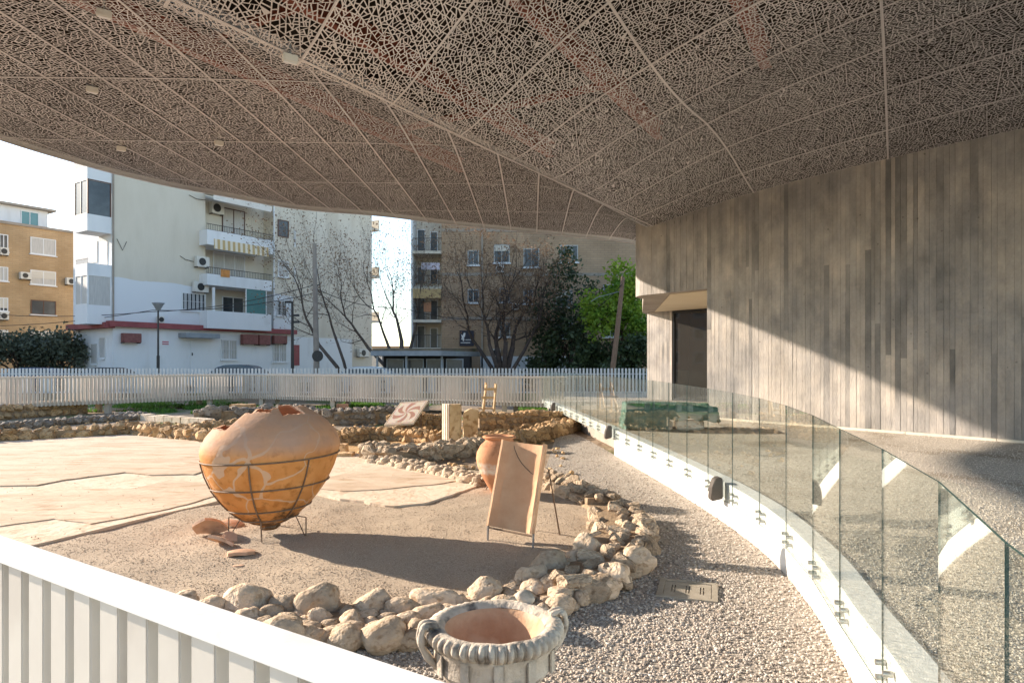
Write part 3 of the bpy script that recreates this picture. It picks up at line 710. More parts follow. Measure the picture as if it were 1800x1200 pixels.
# street fence of pale pickets
fc = thing('street_fence', (-14, 36.8, .3), 'pale grey picket fence along the street behind the walkways', 'fence')
pk = MB().box(-.05, -.02, 0, .05, .02, 1.58).mesh('picket', M['grey_white'])
k = 0; x = -33.0
while x < 11 and k < 299:
    inst('picket', pk, fc, (x, 36.8, .3), (0, 0, R(18))); x += .19; k += 1
for z in (.5, 1.55): MB().box(-33.2, 36.84, z, 11.2, 36.88, z + .06).build('rail', M['grey_white'], fc)
MB().box(-33.2, 36.9, 0, 11.2, 37.15, .62).build('footing_wall', M['plaster'], fc)

# ================================================================== STONES AND RUBBLE
def rock_mesh(seed, m, sub=3, flat=.25, ang=.5):
    bm = bmesh.new(); bmesh.ops.create_icosphere(bm, subdivisions=sub, radius=.5); q = Vector((seed * 3.7, seed * 1.3, seed * 2.1))
    planes = [(Vector((random.gauss(0, 1), random.gauss(0, 1), random.gauss(0, 1))).normalized(), random.uniform(.33, .46)) for _ in range(7 if ang < .6 else 15)]
    if ang > .6: planes = [(a, b * .86) for a, b in planes]
    for v in bm.verts:
        d = v.co.normalized(); r = .5 * (1 + .34 * noise.noise(d * 1.3 + q) + .12 * noise.noise(d * 3.1 + q) + .05 * noise.noise(d * 7 + q))
        p = d * r
        for pn, pd in planes:
            e = p.dot(pn) - pd
            if e > 0: p -= pn * e * ang
        v.co = p
    me = bpy.data.meshes.new('stone'); bm.to_mesh(me); bm.free(); me.materials.append(m); me.shade_smooth(); me.set_sharp_from_angle(angle=R(24 if ang > .6 else 60)); return me
ROCK = {k: [rock_mesh(i + j * 20, M[k], 3, ang=a) for i in range(9)] for j, (k, a) in enumerate((('stone', .45), ('stone_warm', 1.0), ('stone_grey', 1.0), ('stone_flat', 1.0)))}
def polyline_at(pts, s):
    for a, b in zip(pts, pts[1:]):
        l = (b - a).length
        if s <= l: return a.lerp(b, s / l), (b - a).normalized()
        s -= l
    return pts[-1], (pts[-1] - pts[-2]).normalized()
def rubble_wall(name, px, h, wdt, size, kind, lab, cat='stone wall', ragged=.25, zb=0.0):
    pts = [G(*p, zb) if len(p) == 2 else Vector(p) for p in px]; pts = [Vector((p.x, p.y, 0)) for p in pts]
    L_ = sum((b - a).length for a, b in zip(pts, pts[1:])); t = thing(name, (*pts[len(pts) // 2].to_2d(), 0), lab, cat)
    core = MB()
    s = 0
    prev = None; vs_ = []; fs = []
    K = max(2, int(L_ / .3)); 
    for k in range(K + 1):
        p, d = polyline_at(pts, min(L_ * k / K, L_ - 1e-4)); n = Vector((-d.y, d.x, 0)); hh = (h * .82) * (1 + ragged * noise.noise((p.x * .8, p.y * .8, 2)))
        for q, z in ((-wdt * .42, -.02), (-wdt * .40, hh), (wdt * .40, hh), (wdt * .42, -.02)): c = p + n * q; vs_.append((c.x, c.y, z))
    for k in range(K):
        for e in range(3): a = k * 4 + e; fs.append((a, a + 4, a + 5, a + 1))
    fs += [(0, 1, 2, 3), tuple(K * 4 + q for q in (3, 2, 1, 0))]
    core.add(vs_, fs).build('wall_core', M['core'], t)
    rows = max(1, round(h / (size * .72))); n_st = 0
    def put(p, sz, z, rz):
        nonlocal n_st
        if n_st >= 299: return
        n_st += 1; inst('stone', random.choice(ROCK[kind]), t, (p.x, p.y, z), (random.uniform(-.25, .25), random.uniform(-.25, .25), rz), (sz * random.uniform(1.05, 1.45), sz * random.uniform(.8, 1.05), sz * random.uniform(.72, .95)))
    for side_ in (-1, 1):
        for r in range(rows):
            s = random.uniform(0, size)
            while s < L_:
                p, d = polyline_at(pts, min(s, L_ - 1e-4)); n = Vector((-d.y, d.x, 0)); sz = size * random.choice((.6, .8, 1.0, 1.0, 1.25, 1.45))
                hh = h * (1 + ragged * noise.noise((p.x * .8, p.y * .8, 2))); z = (r + .45) * hh / rows
                facing = (n * side_).dot(Vector((0, 0, 0)) - p) > -.5 * p.length * .6
                if facing or r == rows - 1: put(p + n * side_ * wdt * .40, sz, z, math.atan2(d.y, d.x) + random.uniform(-.3, .3))
                s += sz * 1.02
    s = 0
    while s < L_:                     # the top
        p, d = polyline_at(pts, min(s, L_ - 1e-4)); n = Vector((-d.y, d.x, 0)); hh = h * (1 + ragged * noise.noise((p.x * .8, p.y * .8, 2)))
        q = -.28
        while q <= .28:
            put(p + n * (q + random.uniform(-.06, .06)) * wdt, size * random.uniform(.7, 1.1), hh * .86, random.uniform(0, 6)); q += max(.2, size / wdt * .85)
        s += size * .95
    return t
# kerb of field stones that bounds the gravel bed in front
kb = thing('field_stone_kerb', (0, 6, 0), 'curving row of rounded tan field stones around the front of the gravel bed', 'stone row')
pts = [Vector((x, y, 0)) for x, y in rowS]; L_ = sum((b - a).length for a, b in zip(pts, pts[1:])); placed = []
def try_put(p, sx, sy, sz, z, rz, rel=.80, kind='stone'):
    r = (sx + sy) / 4
    for q, rq in placed:
        if (q - p).length < (r + rq) * rel: return False
    placed.append((p, r)); inst('stone', random.choice(ROCK[kind]), kb, (p.x, p.y, z), (random.uniform(-.3, .3), random.uniform(-.3, .3), rz), (sx, sy, sz)); return True
random.seed(21)
KEND = .56 * L_
for tier, (tries, lo, hi) in enumerate(((300, .26, .42), (1500, .16, .26), (5000, .08, .15))):
    for _ in range(tries):
        s = random.uniform(.6, KEND); p, d = polyline_at(pts, s); n = Vector((-d.y, d.x, 0)); f = s / L_
        half = .34 if f < .5 else .30
        o = random.choice((-1, 1)) * half * random.uniform(.75, 1.0) if tier == 0 else random.uniform(-half, half)
        sc_ = random.uniform(lo, hi) * (1.0 if f < .62 else .82); kk = 'stone' if (f < .62 or random.random() < .5) else 'stone_warm'
        if f > .6: sz = sc_ * random.uniform(.8, 1.1); z = .10 + random.uniform(0, .1)
        else: sz = sc_ * random.uniform(.75, .95); z = sc_ * .30
        if len(placed) < 298: try_put(p + n * o, sc_ * random.uniform(1.0, 1.35), sc_ * random.uniform(.85, 1.05), sz, z, math.atan2(d.y, d.x) + random.uniform(-.6, .6), .80 if tier == 0 else .62, kk)
vs_ = []; fs = []; K = len(pts)
for k, p in enumerate(pts):
    d = (pts[min(K - 1, k + 1)] - pts[max(0, k - 1)]).normalized(); n = Vector((-d.y, d.x, 0)); hh = .085
    for q, z in ((-.33, -.01), (-.24, hh), (.24, hh), (.33, -.01)): c = p + n * q; vs_.append((c.x, c.y, z + (.02 * noise.noise((c.x * 3, c.y * 3, 0)) if z > 0 else 0)))
for k in range(K - 1):
    for e in range(3): a = k * 4 + e; fs.append((a, a + 4, a + 5, a + 1))
MB().add(vs_, fs).build('mortar_bed', M['core'], kb)
random.seed(33)
rubble_wall('rubble_wall', [tuple(Vector((*p, 0))) for p in ((.42, 6.2), (.72, 6.5), (1.05, 7.1), (1.36, 8.1), (1.42, 9.3))], .2, .74, .25, 'stone_flat', 'thick dry-laid stone wall at the right curve beside the pebble strip', ragged=.15)
rubble_wall('rubble_wall', [tuple(Vector((*p, 0))) for p in ((1.3, 9.9), (1.05, 10.7), (.8, 11.4), (.45, 12.2))], .2, .55, .25, 'stone_flat', 'short ragged stone wall behind the leaning tile, right of the small jar')
rubble_wall('rubble_wall', [(-90, 786), (0, 779), (150, 770), (222, 766)], .34, .5, .34, 'stone_warm', 'low ochre rubble wall along the back of the mortar floor at far left')
rubble_wall('rubble_wall', [(222, 764), (290, 771), (372, 781)], .36, .55, .26, 'stone_warm', 'low rubble wall running from the floor corner towards the giant jar')
rubble_wall('rubble_wall', [(330, 764), (372, 757), (420, 753)], .3, .6, .28, 'stone_warm', 'short tan rubble wall just behind the left side of the giant jar')
rubble_wall('rubble_wall', [(-60, 761), (60, 752), (140, 744), (236, 738)], .22, .4, .26, 'stone_grey', 'dark low stone wall in second line behind left mortar floor')
rubble_wall('rubble_wall', [(-40, 741), (80, 731), (150, 727)], .5, .5, .3, 'stone_warm', 'taller rubble wall below the left walkway, farthest left')
rubble_wall('rubble_wall', [(585, 781), (640, 772), (700, 773), (776, 781)], .32, .6, .24, 'stone_warm', 'ochre rubble wall behind the orange soil between giant jar and fluted column')
rubble_wall('rubble_wall', [(690, 762), (735, 757), (790, 754)], .55, .5, .26, 'stone_warm', 'higher shaded rubble wall right of the swirl mosaic panel')
rubble_wall('rubble_wall', [(838, 757), (920, 753), (1006, 747)], .55, .5, .22, 'stone_warm', 'long rubble wall behind the broken pillar running to the glass')
rubble_wall('rubble_wall', [(845, 786), (905, 781), (965, 766), (1030, 748)], .34, .8, .28, 'stone_warm', 'diagonal rubble wall from the small jar towards the glass balustrade')
rubble_wall('rubble_wall', [(650, 806), (715, 811), (775, 803), (850, 792)], .30, .9, .27, 'stone_flat', 'broad heap-like rubble wall at the foot of the fluted column')
rubble_wall('cobble_row', [(668, 816), (735, 828), (800, 842), (858, 858)], .14, .55, .22, 'stone', 'low row of rounded cobbles edging the pale floor before the small jar', 'stone row', .1)
rubble_wall('rubble_bank', [(500, 740), (590, 746), (700, 743)], .55, 1.0, .3, 'stone_grey', 'dark shaded rubble bank behind the giant jar below the walkway', 'stone bank')
rubble_wall('rubble_bank', [(352, 742), (400, 742), (470, 738)], .5, 1.2, .42, 'stone_grey', 'dark boulder bank under the walkway corner behind the giant jar', 'stone bank')
rubble_wall('rubble_bank', [(205, 738), (235, 736), (258, 738)], .3, .7, .3, 'stone_grey', 'small heap of dark stones beside the left walkway posts', 'stone bank')
def block(name, px0, px1, py, h, depth, m, lab, cat='stone block', rot=0, group=None):
    a = G(px0, py); b = G(px1, py); mb = MB(); c = (a + b) / 2; wv = (b.x - a.x)
    vs_ = []
    bm = bmesh.new(); bmesh.ops.create_cube(bm, size=1); bmesh.ops.subdivide_edges(bm, edges=bm.edges[:], cuts=5, use_grid_fill=True)
    for v in bm.verts:
        v.co = Vector((v.co.x * wv, v.co.y * depth, (v.co.z + .5) * h)); v.co += noise.noise_vector(v.co * 5 + c) * .035 * min(1, h * 2)
    me = bpy.data.meshes.new(name); bm.to_mesh(me); bm.free(); me.materials.append(m); me.shade_smooth(); me.set_sharp_from_angle(angle=R(50))
    o = link(name, me); o.location = (c.x, c.y + depth / 2, 0); o.rotation_euler.z = rot; return tag(o, lab, cat, group)
block('stone_block', 268, 310, 773, .36, .5, M['soil'], 'single squared orange stone block at the corner of the left wall')
block('stone_block', 404, 440, 733, .5, .6, M['stone_warm'], 'dark squared block under the walkway behind the giant jar')
block('stone_block', 720, 738, 757, .42, .4, M['stone_warm'], 'orange squared stone beside the swirl mosaic panel')
block('stone_block', 590, 607, 803, .28, .3, M['stone_warm'], 'small upright squared stone right beside the giant jar')
block('stone_block', 588, 618, 808, .14, .35, M['stone_warm'], 'small flat stone lying right of the giant jar')
# pale kerb blocks
kq = thing('block_kerb', G(300, 742), 'pale low kerb of squared blocks behind the left rubble walls', 'kerb')
bmz = MB().box(-.5, -.5, 0, .5, .5, 1).mesh('block', M['slab_pale'], bevel=.03)
A = G(238, 737); B = G(372, 748); n_ = 9
for k in range(n_):
    p = A.lerp(B, (k + .5) / n_); inst('block', bmz, kq, p, (0, 0, math.atan2(B.y - A.y, B.x - A.x) + random.uniform(-.03, .03)), ((B - A).length / n_ * .96, .3, .22 + random.uniform(-.02, .03)))

# mortar floors
fl = [V2(G(*p)) for p in ((-420, 1060), (-150, 1012), (82, 963), (250, 920), (420, 880), (545, 872), (600, 884), (692, 898), (745, 893), (852, 857), (800, 843), (690, 822), (655, 806), (560, 792), (372, 781), (222, 768), (0, 779), (-300, 800))]
struct(MB().prism(rough_poly(fl, .15, .05), -.02, .075).build('mortar_floor', M['slab_pale']))
f2 = [V2(G(*p)) for p in ((-300, 868), (0, 863), (64, 862), (112, 852), (220, 838), (262, 843), (342, 842), (372, 829), (420, 824), (470, 808), (520, 800), (372, 783), (222, 771), (0, 782), (-260, 800))]
struct(MB().prism(rough_poly(f2, .2, .04, seed=5), .06, .096).build('raised_floor', M['slab']))
f3 = [V2(G(*p)) for p in ((-300, 948), (0, 936), (97, 922), (160, 932), (215, 921), (330, 896), (400, 876), (392, 862), (300, 852), (225, 868), (130, 868), (-60, 884), (-300, 905))]
struct(MB().prism(rough_poly(f3, .15, .07, seed=9), .05, .088).build('worn_floor', M['slab']))
f4 = [V2(G(*p)) for p in ((600, 872), (680, 868), (760, 860), (805, 852), (760, 842), (690, 832), (620, 836), (560, 850), (550, 866))]
struct(MB().prism(rough_poly(f4, .15, .06, seed=4), .05, .088).build('patched_floor', M['slab']))
sheet('soil_floor', [V2(G(*p)) for p in ((575, 793), (650, 803), (775, 795), (800, 782), (700, 774), (590, 780))], .012, M['soil'])
sheet('soil_floor', [V2(G(*p)) for p in ((840, 785), (950, 770), (1010, 750), (840, 757))], .012, M['soil'])

# loose pebbles as ground cover
def inside_np(x, y, poly):
    c = np.zeros(x.shape, bool); n = len(poly); j = n - 1
    for i in range(n):
        xi, yi = poly[i]; xj, yj = poly[j]
        if yi != yj: c ^= ((yi > y) != (yj > y)) & (x < (xj - xi) * (y - yi) / (yj - yi) + xi)
        j = i
    return c
bx_, by_ = np.arange(-9, 1.75, .1), np.arange(4.4, 13.8, .1); X_, Y_ = np.meshgrid(bx_, by_); okc = inside_np((X_ + .05).ravel(), (Y_ + .05).ravel(), INSIDE).reshape(X_.shape)
bv = [(float(x), float(y), bed_h(x, y)) for y in by_ for x in bx_]; nb = len(bx_)
bf = [(j * nb + i, j * nb + i + 1, (j + 1) * nb + i + 1, (j + 1) * nb + i) for j in range(len(by_) - 1) for i in range(nb - 1) if okc[j, i]]
struct(MB().add(bv, bf).build('gravel_bed', M['sand_gravel'], smooth=True))
def scatter(name, test, n, x0, x1, y0, y1, smin, smax, m, zf=lambda x, y: 0.0, sub=1, dens=None):
    bm = bmesh.new(); bmesh.ops.create_icosphere(bm, subdivisions=1, radius=.5) if sub else bmesh.ops.convex_hull(bm, input=[bm.verts.new(q) for q in ((.5, 0, 0), (-.5, 0, 0), (0, .5, 0), (0, -.5, 0), (0, 0, .5), (0, 0, -.5))]); bm.verts.index_update(); base = np.array([v.co[:] for v in bm.verts]); tris = np.array([[v.index for v in f.verts] for f in bm.faces]); bm.free()
    pts = []
    while len(pts) < n:
        xx = rng.uniform(x0, x1, 4000); yy = rng.uniform(y0, y1, 4000)
        ok = test(xx, yy)
        if dens is not None: ok &= rng.random(4000) < dens(xx, yy)
        pts += list(zip(xx[ok], yy[ok]))
    pts = np.array(pts[:n]); sz = rng.uniform(smin, smax, n) ; an = rng.uniform(0, math.tau, n)
    sc_ = np.stack([sz * rng.uniform(1, 1.5, n), sz * rng.uniform(.7, 1, n), sz * rng.uniform(.5, .8, n)], 1)
    v = base[None] * (1 + rng.uniform(-.22, .22, (n, len(base), 1))) * sc_[:, None]
    til = rng.uniform(-.5, .5, n); ct, st = np.cos(til)[:, None], np.sin(til)[:, None]; vy = v[..., 1] * ct - v[..., 2] * st; vz = v[..., 1] * st + v[..., 2] * ct
    ca, sa = np.cos(an)[:, None], np.sin(an)[:, None]; vx = v[..., 0] * ca - vy * sa; vy2 = v[..., 0] * sa + vy * ca
    zz = np.array([zf(a, b) for a, b in pts])[:, None]
    out = np.stack([vx + pts[:, :1], vy2 + pts[:, 1:], vz + zz + sz[:, None] * rng.uniform(.08, .42, (n, 1))], -1).reshape(-1, 3)
    ff = (tris[None] + (np.arange(n) * len(base))[:, None, None]).reshape(-1, 3)
    me = bpy.data.meshes.new(name); me.vertices.add(len(out)); me.vertices.foreach_set('co', out.ravel()); me.loops.add(ff.size); me.loops.foreach_set('vertex_index', ff.ravel())
    me.polygons.add(len(ff)); me.polygons.foreach_set('loop_start', np.arange(0, ff.size, 3)); me.polygons.foreach_set('loop_total', np.full(len(ff), 3)); me.update(); me.validate()
    at = me.attributes.new('tone', 'FLOAT', 'POINT'); at.data.foreach_set('value', np.repeat(rng.random(n), len(base)).astype(np.float32))
    me.materials.append(m); me.shade_smooth(); return struct(link(name, me), 'stuff')
def tone_mat(name, cols):
    m = mat(name, cols[0], None, rough=.8, spec=.3); N, L, b = nodes_of(m); a = N.new('ShaderNodeAttribute'); a.attribute_name = 'tone'; r = N.new('ShaderNodeValToRGB'); e = r.color_ramp.elements
    e[0].position = 0; e[0].color = (*cols[0], 1); e[1].position = 1; e[1].color = (*cols[-1], 1)
    for i, c in enumerate(cols[1:-1]): x = e.new((i + 1) / (len(cols) - 1)); x.color = (*c, 1)
    L.new(a.outputs['Fac'], r.inputs[0]); L.new(r.outputs[0], b.inputs['Base Color']); return m
M['pebbles'] = tone_mat('loose_pebble', [(.24, .205, .175), (.38, .335, .29), (.50, .445, .385), (.40, .325, .26), (.62, .565, .50), (.45, .40, .345)])
M['pebbles_terrace'] = tone_mat('terrace_pebble', [(.30, .26, .215), (.46, .405, .345), (.60, .535, .46), (.68, .62, .545), (.50, .44, .375)])
M['pebbles_fine'] = tone_mat('fine_pebble', [(.28, .215, .155), (.42, .335, .25), (.54, .44, .335), (.37, .29, .215), (.62, .525, .415)])
row_np = [Vector(p).to_2d() for p in rowS]
out_poly = OUTSIDE; in_poly = INSIDE
floor_poly = fl
sc1 = scatter('loose_pebbles', lambda x, y: inside_np(x, y, out_poly), 38000, -3.2, 2.9, 3.2, 24, .014, .029, M['pebbles'], dens=lambda x, y: np.minimum(1, (5.4 / y) ** 2.0))
sc1['label'] = 'pale grey and tan pebbles covering the strip beside the white upstand'
sc2 = scatter('fine_gravel', lambda x, y: inside_np(x, y, in_poly) & ~inside_np(x, y, floor_poly), 56000, -6.5, 1.5, 4.9, 13.2, .007, .016, M['pebbles_fine'], zf=lambda x, y: bed_h(x, y) - .003, sub=0, dens=lambda x, y: np.minimum(1, (6 / y) ** 1.6))
sc2['label'] = 'fine tan gravel around the giant jar'
sc3 = scatter('terrace_gravel', lambda x, y: inside_np(x, y, tpoly) & (x < y * .8 + .6), 40000, .8, 12, 2.0, 18, .010, .022, M['pebbles_terrace'], zf=lambda x, y: ramp_z(y), sub=0, dens=lambda x, y: np.minimum(1, (4.0 / y) ** 2.2))
sc3['label'] = 'pebbles covering the terrace behind the glass'
sc4 = scatter('loose_rubble', lambda x, y: (inside_np(x, y, floor_poly) == False) & (y > 12.5) & (x < 1.2 + 0 * y), 900, -16, 1.2, 12.5, 26, .04, .16, M['stone_warm'])
sc4['label'] = 'small loose stones scattered among the ruined walls'
sc5 = scatter('floor_crumbs', lambda x, y: inside_np(x, y, floor_poly), 420, -12, 0, 7, 18, .01, .026, M['slab'], zf=lambda x, y: .09, sub=0)
sc5['label'] = 'crumbs of mortar lying on the pale floor'

# ================================================================== FINDS ON DISPLAY
random.seed(5)
def terracotta(name, c, c2, veins=0, stain=None, pale=None, rough=.8):
    m = mat(name, c, c2, 2.5, rough, .25, 30, coord='world', spec=.2, c3=tuple(x * .82 for x in c), s3=9)
    N, L, b = nodes_of(m); g = N.new('ShaderNodeNewGeometry')
    if veins:
        nn = N.new('ShaderNodeTexNoise'); nn.inputs['Scale'].default_value = 2.2; L.new(g.outputs['Position'], nn.inputs[0])
        va = N.new('ShaderNodeVectorMath'); va.operation = 'MULTIPLY_ADD'; L.new(nn.outputs['Color'], va.inputs[0]); va.inputs[1].default_value = (.5, .5, .5); L.new(g.outputs['Position'], va.inputs[2])
        v = N.new('ShaderNodeTexVoronoi'); v.feature = 'DISTANCE_TO_EDGE'; v.inputs['Scale'].default_value = veins; L.new(va.outputs[0], v.inputs[0])
        n2 = N.new('ShaderNodeTexNoise'); n2.inputs['Scale'].default_value = 1.3; L.new(g.outputs['Position'], n2.inputs[0])
        th = math_node(m, 'MULTIPLY', math_node(m, 'SUBTRACT', n2.outputs['Fac'], .36, True), .13)
        f = math_node(m, 'LESS_THAN', v.outputs['Distance'], th); mixin(m, math_node(m, 'MULTIPLY', f, .8), (.60, .42, .29))
    if stain:
        z0, z1, cs = stain; sx = N.new('ShaderNodeSeparateXYZ'); L.new(g.outputs['Position'], sx.inputs[0]); mr = N.new('ShaderNodeMapRange'); mr.inputs['From Min'].default_value = z1; mr.inputs['From Max'].default_value = z0; L.new(sx.outputs[2], mr.inputs[0])
        n = N.new('ShaderNodeTexNoise'); n.inputs['Scale'].default_value = 7; n.inputs['Detail'].default_value = 9; n.inputs['Roughness'].default_value = .7; L.new(g.outputs['Position'], n.inputs[0])
        a = math_node(m, 'ADD', math_node(m, 'MULTIPLY', mr.outputs[0], .42), n.outputs['Fac']); f = math_node(m, 'MULTIPLY', math_node(m, 'SUBTRACT', a, .72, True), 6, True); mixin(m, math_node(m, 'MULTIPLY', f, .85), cs)
    if pale:
        z0, z1, cs = pale; sx = N.new('ShaderNodeSeparateXYZ'); L.new(g.outputs['Position'], sx.inputs[0]); mr = N.new('ShaderNodeMapRange'); mr.interpolation_type = 'SMOOTHSTEP'; mr.inputs['From Min'].default_value = z0; mr.inputs['From Max'].default_value = z1; L.new(sx.outputs[2], mr.inputs[0])
        n = N.new('ShaderNodeTexNoise'); n.inputs['Scale'].default_value = 3; n.inputs['Detail'].default_value = 7; L.new(g.outputs['Position'], n.inputs[0])
        f = math_node(m, 'MULTIPLY', mr.outputs[0], math_node(m, 'ADD', n.outputs['Fac'], .25, True)); mixin(m, f, cs)
    return m
M['pithos'] = terracotta('giant_jar_clay', (.55, .225, .06), (.66, .31, .105), veins=1.7, stain=(.12, .72, (.05, .035, .022)), pale=(.98, 1.22, (.45, .295, .22)))  # paler shoulder: dusty clay, partly sky light painted above the bounce-warmed orange
M['jar'] = terracotta('red_jar_clay', (.46, .20, .10), (.55, .28, .15))
M['tile'] = mat('buff_tile_clay', (.53, .305, .175), (.61, .385, .24), 3, .8, .2, 30, spec=.2)
M['sherd'] = terracotta('sherd_clay', (.55, .33, .21), (.64, .42, .29))
M['tile_red'] = terracotta('red_tile_clay', (.40, .20, .12), (.46, .25, .16))
# small jar: flaked lime on its left flank
_N, _L, _b = nodes_of(M['jar']); _g = _N.new('ShaderNodeNewGeometry'); _n = _N.new('ShaderNodeTexNoise'); _n.inputs['Scale'].default_value = 4.5; _n.inputs['Detail'].default_value = 8; _n.inputs['Roughness'].default_value = .7; _L.new(_g.outputs['Position'], _n.inputs[0])
_s = _N.new('ShaderNodeSeparateXYZ'); _L.new(_g.outputs['Position'], _s.inputs[0])
_band = math_node(M['jar'], 'SUBTRACT', 1.0, math_node(M['jar'], 'MULTIPLY', math_node(M['jar'], 'ABSOLUTE', math_node(M['jar'], 'SUBTRACT', _s.outputs[2], .42)), 2.4), True)
mixin(M['jar'], math_node(M['jar'], 'MULTIPLY', math_node(M['jar'], 'SUBTRACT', math_node(M['jar'], 'MULTIPLY', _band, _n.outputs['Fac']), .37, True), 6, True), (.66, .57, .48))

# giant jar
PC = Vector((-2.93, 8.25, 0)); TILT = .045
ph = thing('giant_jar', PC, 'giant broken orange storage jar with pale mended cracks, standing in an iron cage', 'jar')
prof = [(.02, .11), (.09, .115), (.115, .14), (.11, .17), (.21, .205), (.33, .275), (.45, .38), (.56, .51), (.66, .66), (.735, .83), (.78, .98), (.80, 1.09), (.785, 1.17), (.74, 1.27), (.655, 1.375), (.56, 1.455), (.46, 1.52), (.385, 1.56), (.355, 1.585)]
def cut_z(a):
    # broken shoulder towards the left, higher neck in front and at the back right
    d = abs((a - R(192) + math.pi) % math.tau - math.pi)
    base = 1.375 if d < R(52) else 1.545 if d < R(95) else 1.585
    if R(300) < a < R(338): base = 1.50
    if R(20) < a < R(70): base = 1.50
    return base + .018 * noise.noise((math.cos(a) * 6, math.sin(a) * 6, 0)) + .012 * noise.noise((math.cos(a) * 15, math.sin(a) * 15, 4))
NS = 112; vs_ = []; fs = []
dense = []
for (r0, z0), (r1, z1) in zip(prof, prof[1:]):
    for k in range(3): t = k / 3; dense.append((r0 + (r1 - r0) * t, z0 + (z1 - z0) * t))
dense.append(prof[-1])
def rad_at(z):
    for (r0, z0), (r1, z1) in zip(prof, prof[1:]):
        if z0 <= z <= z1: return r0 + (r1 - r0) * (z - z0) / max(1e-6, z1 - z0)
    return prof[-1][0]
cuts = [cut_z(k * math.tau / NS) for k in range(NS)]
for layer, th in ((0, 0), (1, .045)):
    for (r, z) in dense:
        for k in range(NS):
            a = k * math.tau / NS; zz = min(z, cuts[k]); rr = rad_at(zz) if zz < z else r; rr = max(.01, rr - th); zq = zz + (.03 if layer and zz < 1.2 else 0)
            rr *= 1 + .012 * noise.noise((math.cos(a) * 1.5, math.sin(a) * 1.5, zz * 2))
            x = rr * math.cos(a); y = rr * math.sin(a); vs_.append((PC.x + x + TILT * zq * .5, PC.y + y, zq + x * TILT))
nd = len(dense)
for layer in (0, 1):
    for i in range(nd - 1):
        for k in range(NS):
            a = layer * nd * NS + i * NS + k; b = layer * nd * NS + i * NS + (k + 1) % NS; q = (a, b, b + NS, a + NS); fs.append(q if layer == 0 else q[::-1])
for k in range(NS): a = (nd - 1) * NS + k; b = (nd - 1) * NS + (k + 1) % NS; fs.append((a, b, b + nd * NS, a + nd * NS))
MB().add(vs_, fs).build('body', M['pithos'], ph, angle=55)
# iron cage
cg = thing('iron_stand', PC, 'thin rusty iron cage stand holding the giant orange jar', 'stand')
def cage_pt(a, z, off=.012): r = rad_at(z) + off; x = r * math.cos(a); return Vector((PC.x + x + TILT * z * .5, PC.y + r * math.sin(a), z + x * TILT))
for z in (1.0, .68, .40, .27):
    MB().tube([cage_pt(k * math.tau / 48, z) for k in range(49)], .0095, 6).build('ring', M['iron'], cg, smooth=True)
for a in (R(272), R(320), R(32), R(92), R(152), R(212)):
    MB().tube([cage_pt(a, z) for z in np.linspace(.26, 1.0, 14)], .0095, 6).build('bar', M['iron'], cg, smooth=True)
for a in (R(272), R(190), R(350), R(92)):
    t = cage_pt(a, .40); b = Vector((PC.x + .47 * math.cos(a), PC.y + .42 * math.sin(a), 0)) if a != R(272) else Vector((PC.x + .04, PC.y - .36, -.0))
    top = Vector((b.x, b.y, .27)); lg = MB().tube([top if a != R(272) else cage_pt(a, .27), b], .008, 6).build('leg', M['iron'], cg)
    if a != R(272):
        MB().tube([top, cage_pt(a, .27)], .006, 6).build('strut', M['iron'], lg); MB().tube([b + Vector((0, 0, .02)), cage_pt(a, .27)], .006, 6).build('strut', M['iron'], lg)
# sherds lying in front
def sherd(px, py, size, yaw, pitch, roll, lab, z=.0):
    c = G(px, py); mb = MB(); n = 9; vs_ = []; fs = []; th = .035; sd = random.random() * 50
    corn = [random.uniform(.75, 1.15) for _ in range(6)]; outline = [corn[int(k / 3) % 6] * (1 - k % 3 / 3) + corn[(int(k / 3) + 1) % 6] * (k % 3 / 3) - .10 * (k % 3 > 0) for k in range(n * 2)]
    def pt(i, k, o):
        a = k * math.tau / (n * 2); r = size * i / 4 * outline[k]; x = r * math.cos(a) * 1.15; y = r * math.sin(a) * .8; R_ = .7
        return Vector((x, y, -(x * x + y * y) / (2 * R_) * 1.4 + o))
    rot = Matrix.Rotation(yaw, 3, 'Z') @ Matrix.Rotation(pitch, 3, 'X') @ Matrix.Rotation(roll, 3, 'Y')
    for o in (th, 0):
        for i in range(5):
            for k in range(n * 2): vs_.append(rot @ pt(i, k, o))
    N_ = n * 2
    for l in range(2):
        for i in range(4):
            for k in range(N_): a = l * 5 * N_ + i * N_ + k; b = l * 5 * N_ + i * N_ + (k + 1) % N_; q = (a, a + N_, b + N_, b); fs.append(q if l == 0 else q[::-1])
    for k in range(N_): a = 4 * N_ + k; b = 4 * N_ + (k + 1) % N_; fs.append((a, a + 5 * N_, b + 5 * N_, b))
    zm = min(v.z for v in vs_); vs_ = [v + c + Vector((0, 0, -zm + z - .012 + bed_h(c.x, c.y))) for v in vs_]
    o = mb.add(vs_, fs).build('jar_sherd', M['sherd'], angle=50); tag(o, lab, 'sherd', 'sherds beside the giant jar')
sherd(370, 946, .18, .9, -.75, .3, 'upright curved jar sherd leaning at the left of the sherd pile')
sherd(386, 966, .16, -.3, -.45, .1, 'broad curved jar sherd in the middle front of the sherd pile')
sherd(406, 957, .10, -.6, .25, .4, 'small jar sherd leaning on the right side of the pile')
sherd(407, 930, .13, .3, .1, .15, 'flat jar sherd lying behind the pile, nearest the iron legs')
sherd(424, 981, .15, .05, -.1, .0, 'low domed jar sherd lying alone nearest the camera')
sherd(420, 1000, .05, .05, -.1, .0, 'tiny chip of clay lying in the gravel in front of the sherds', -.02)

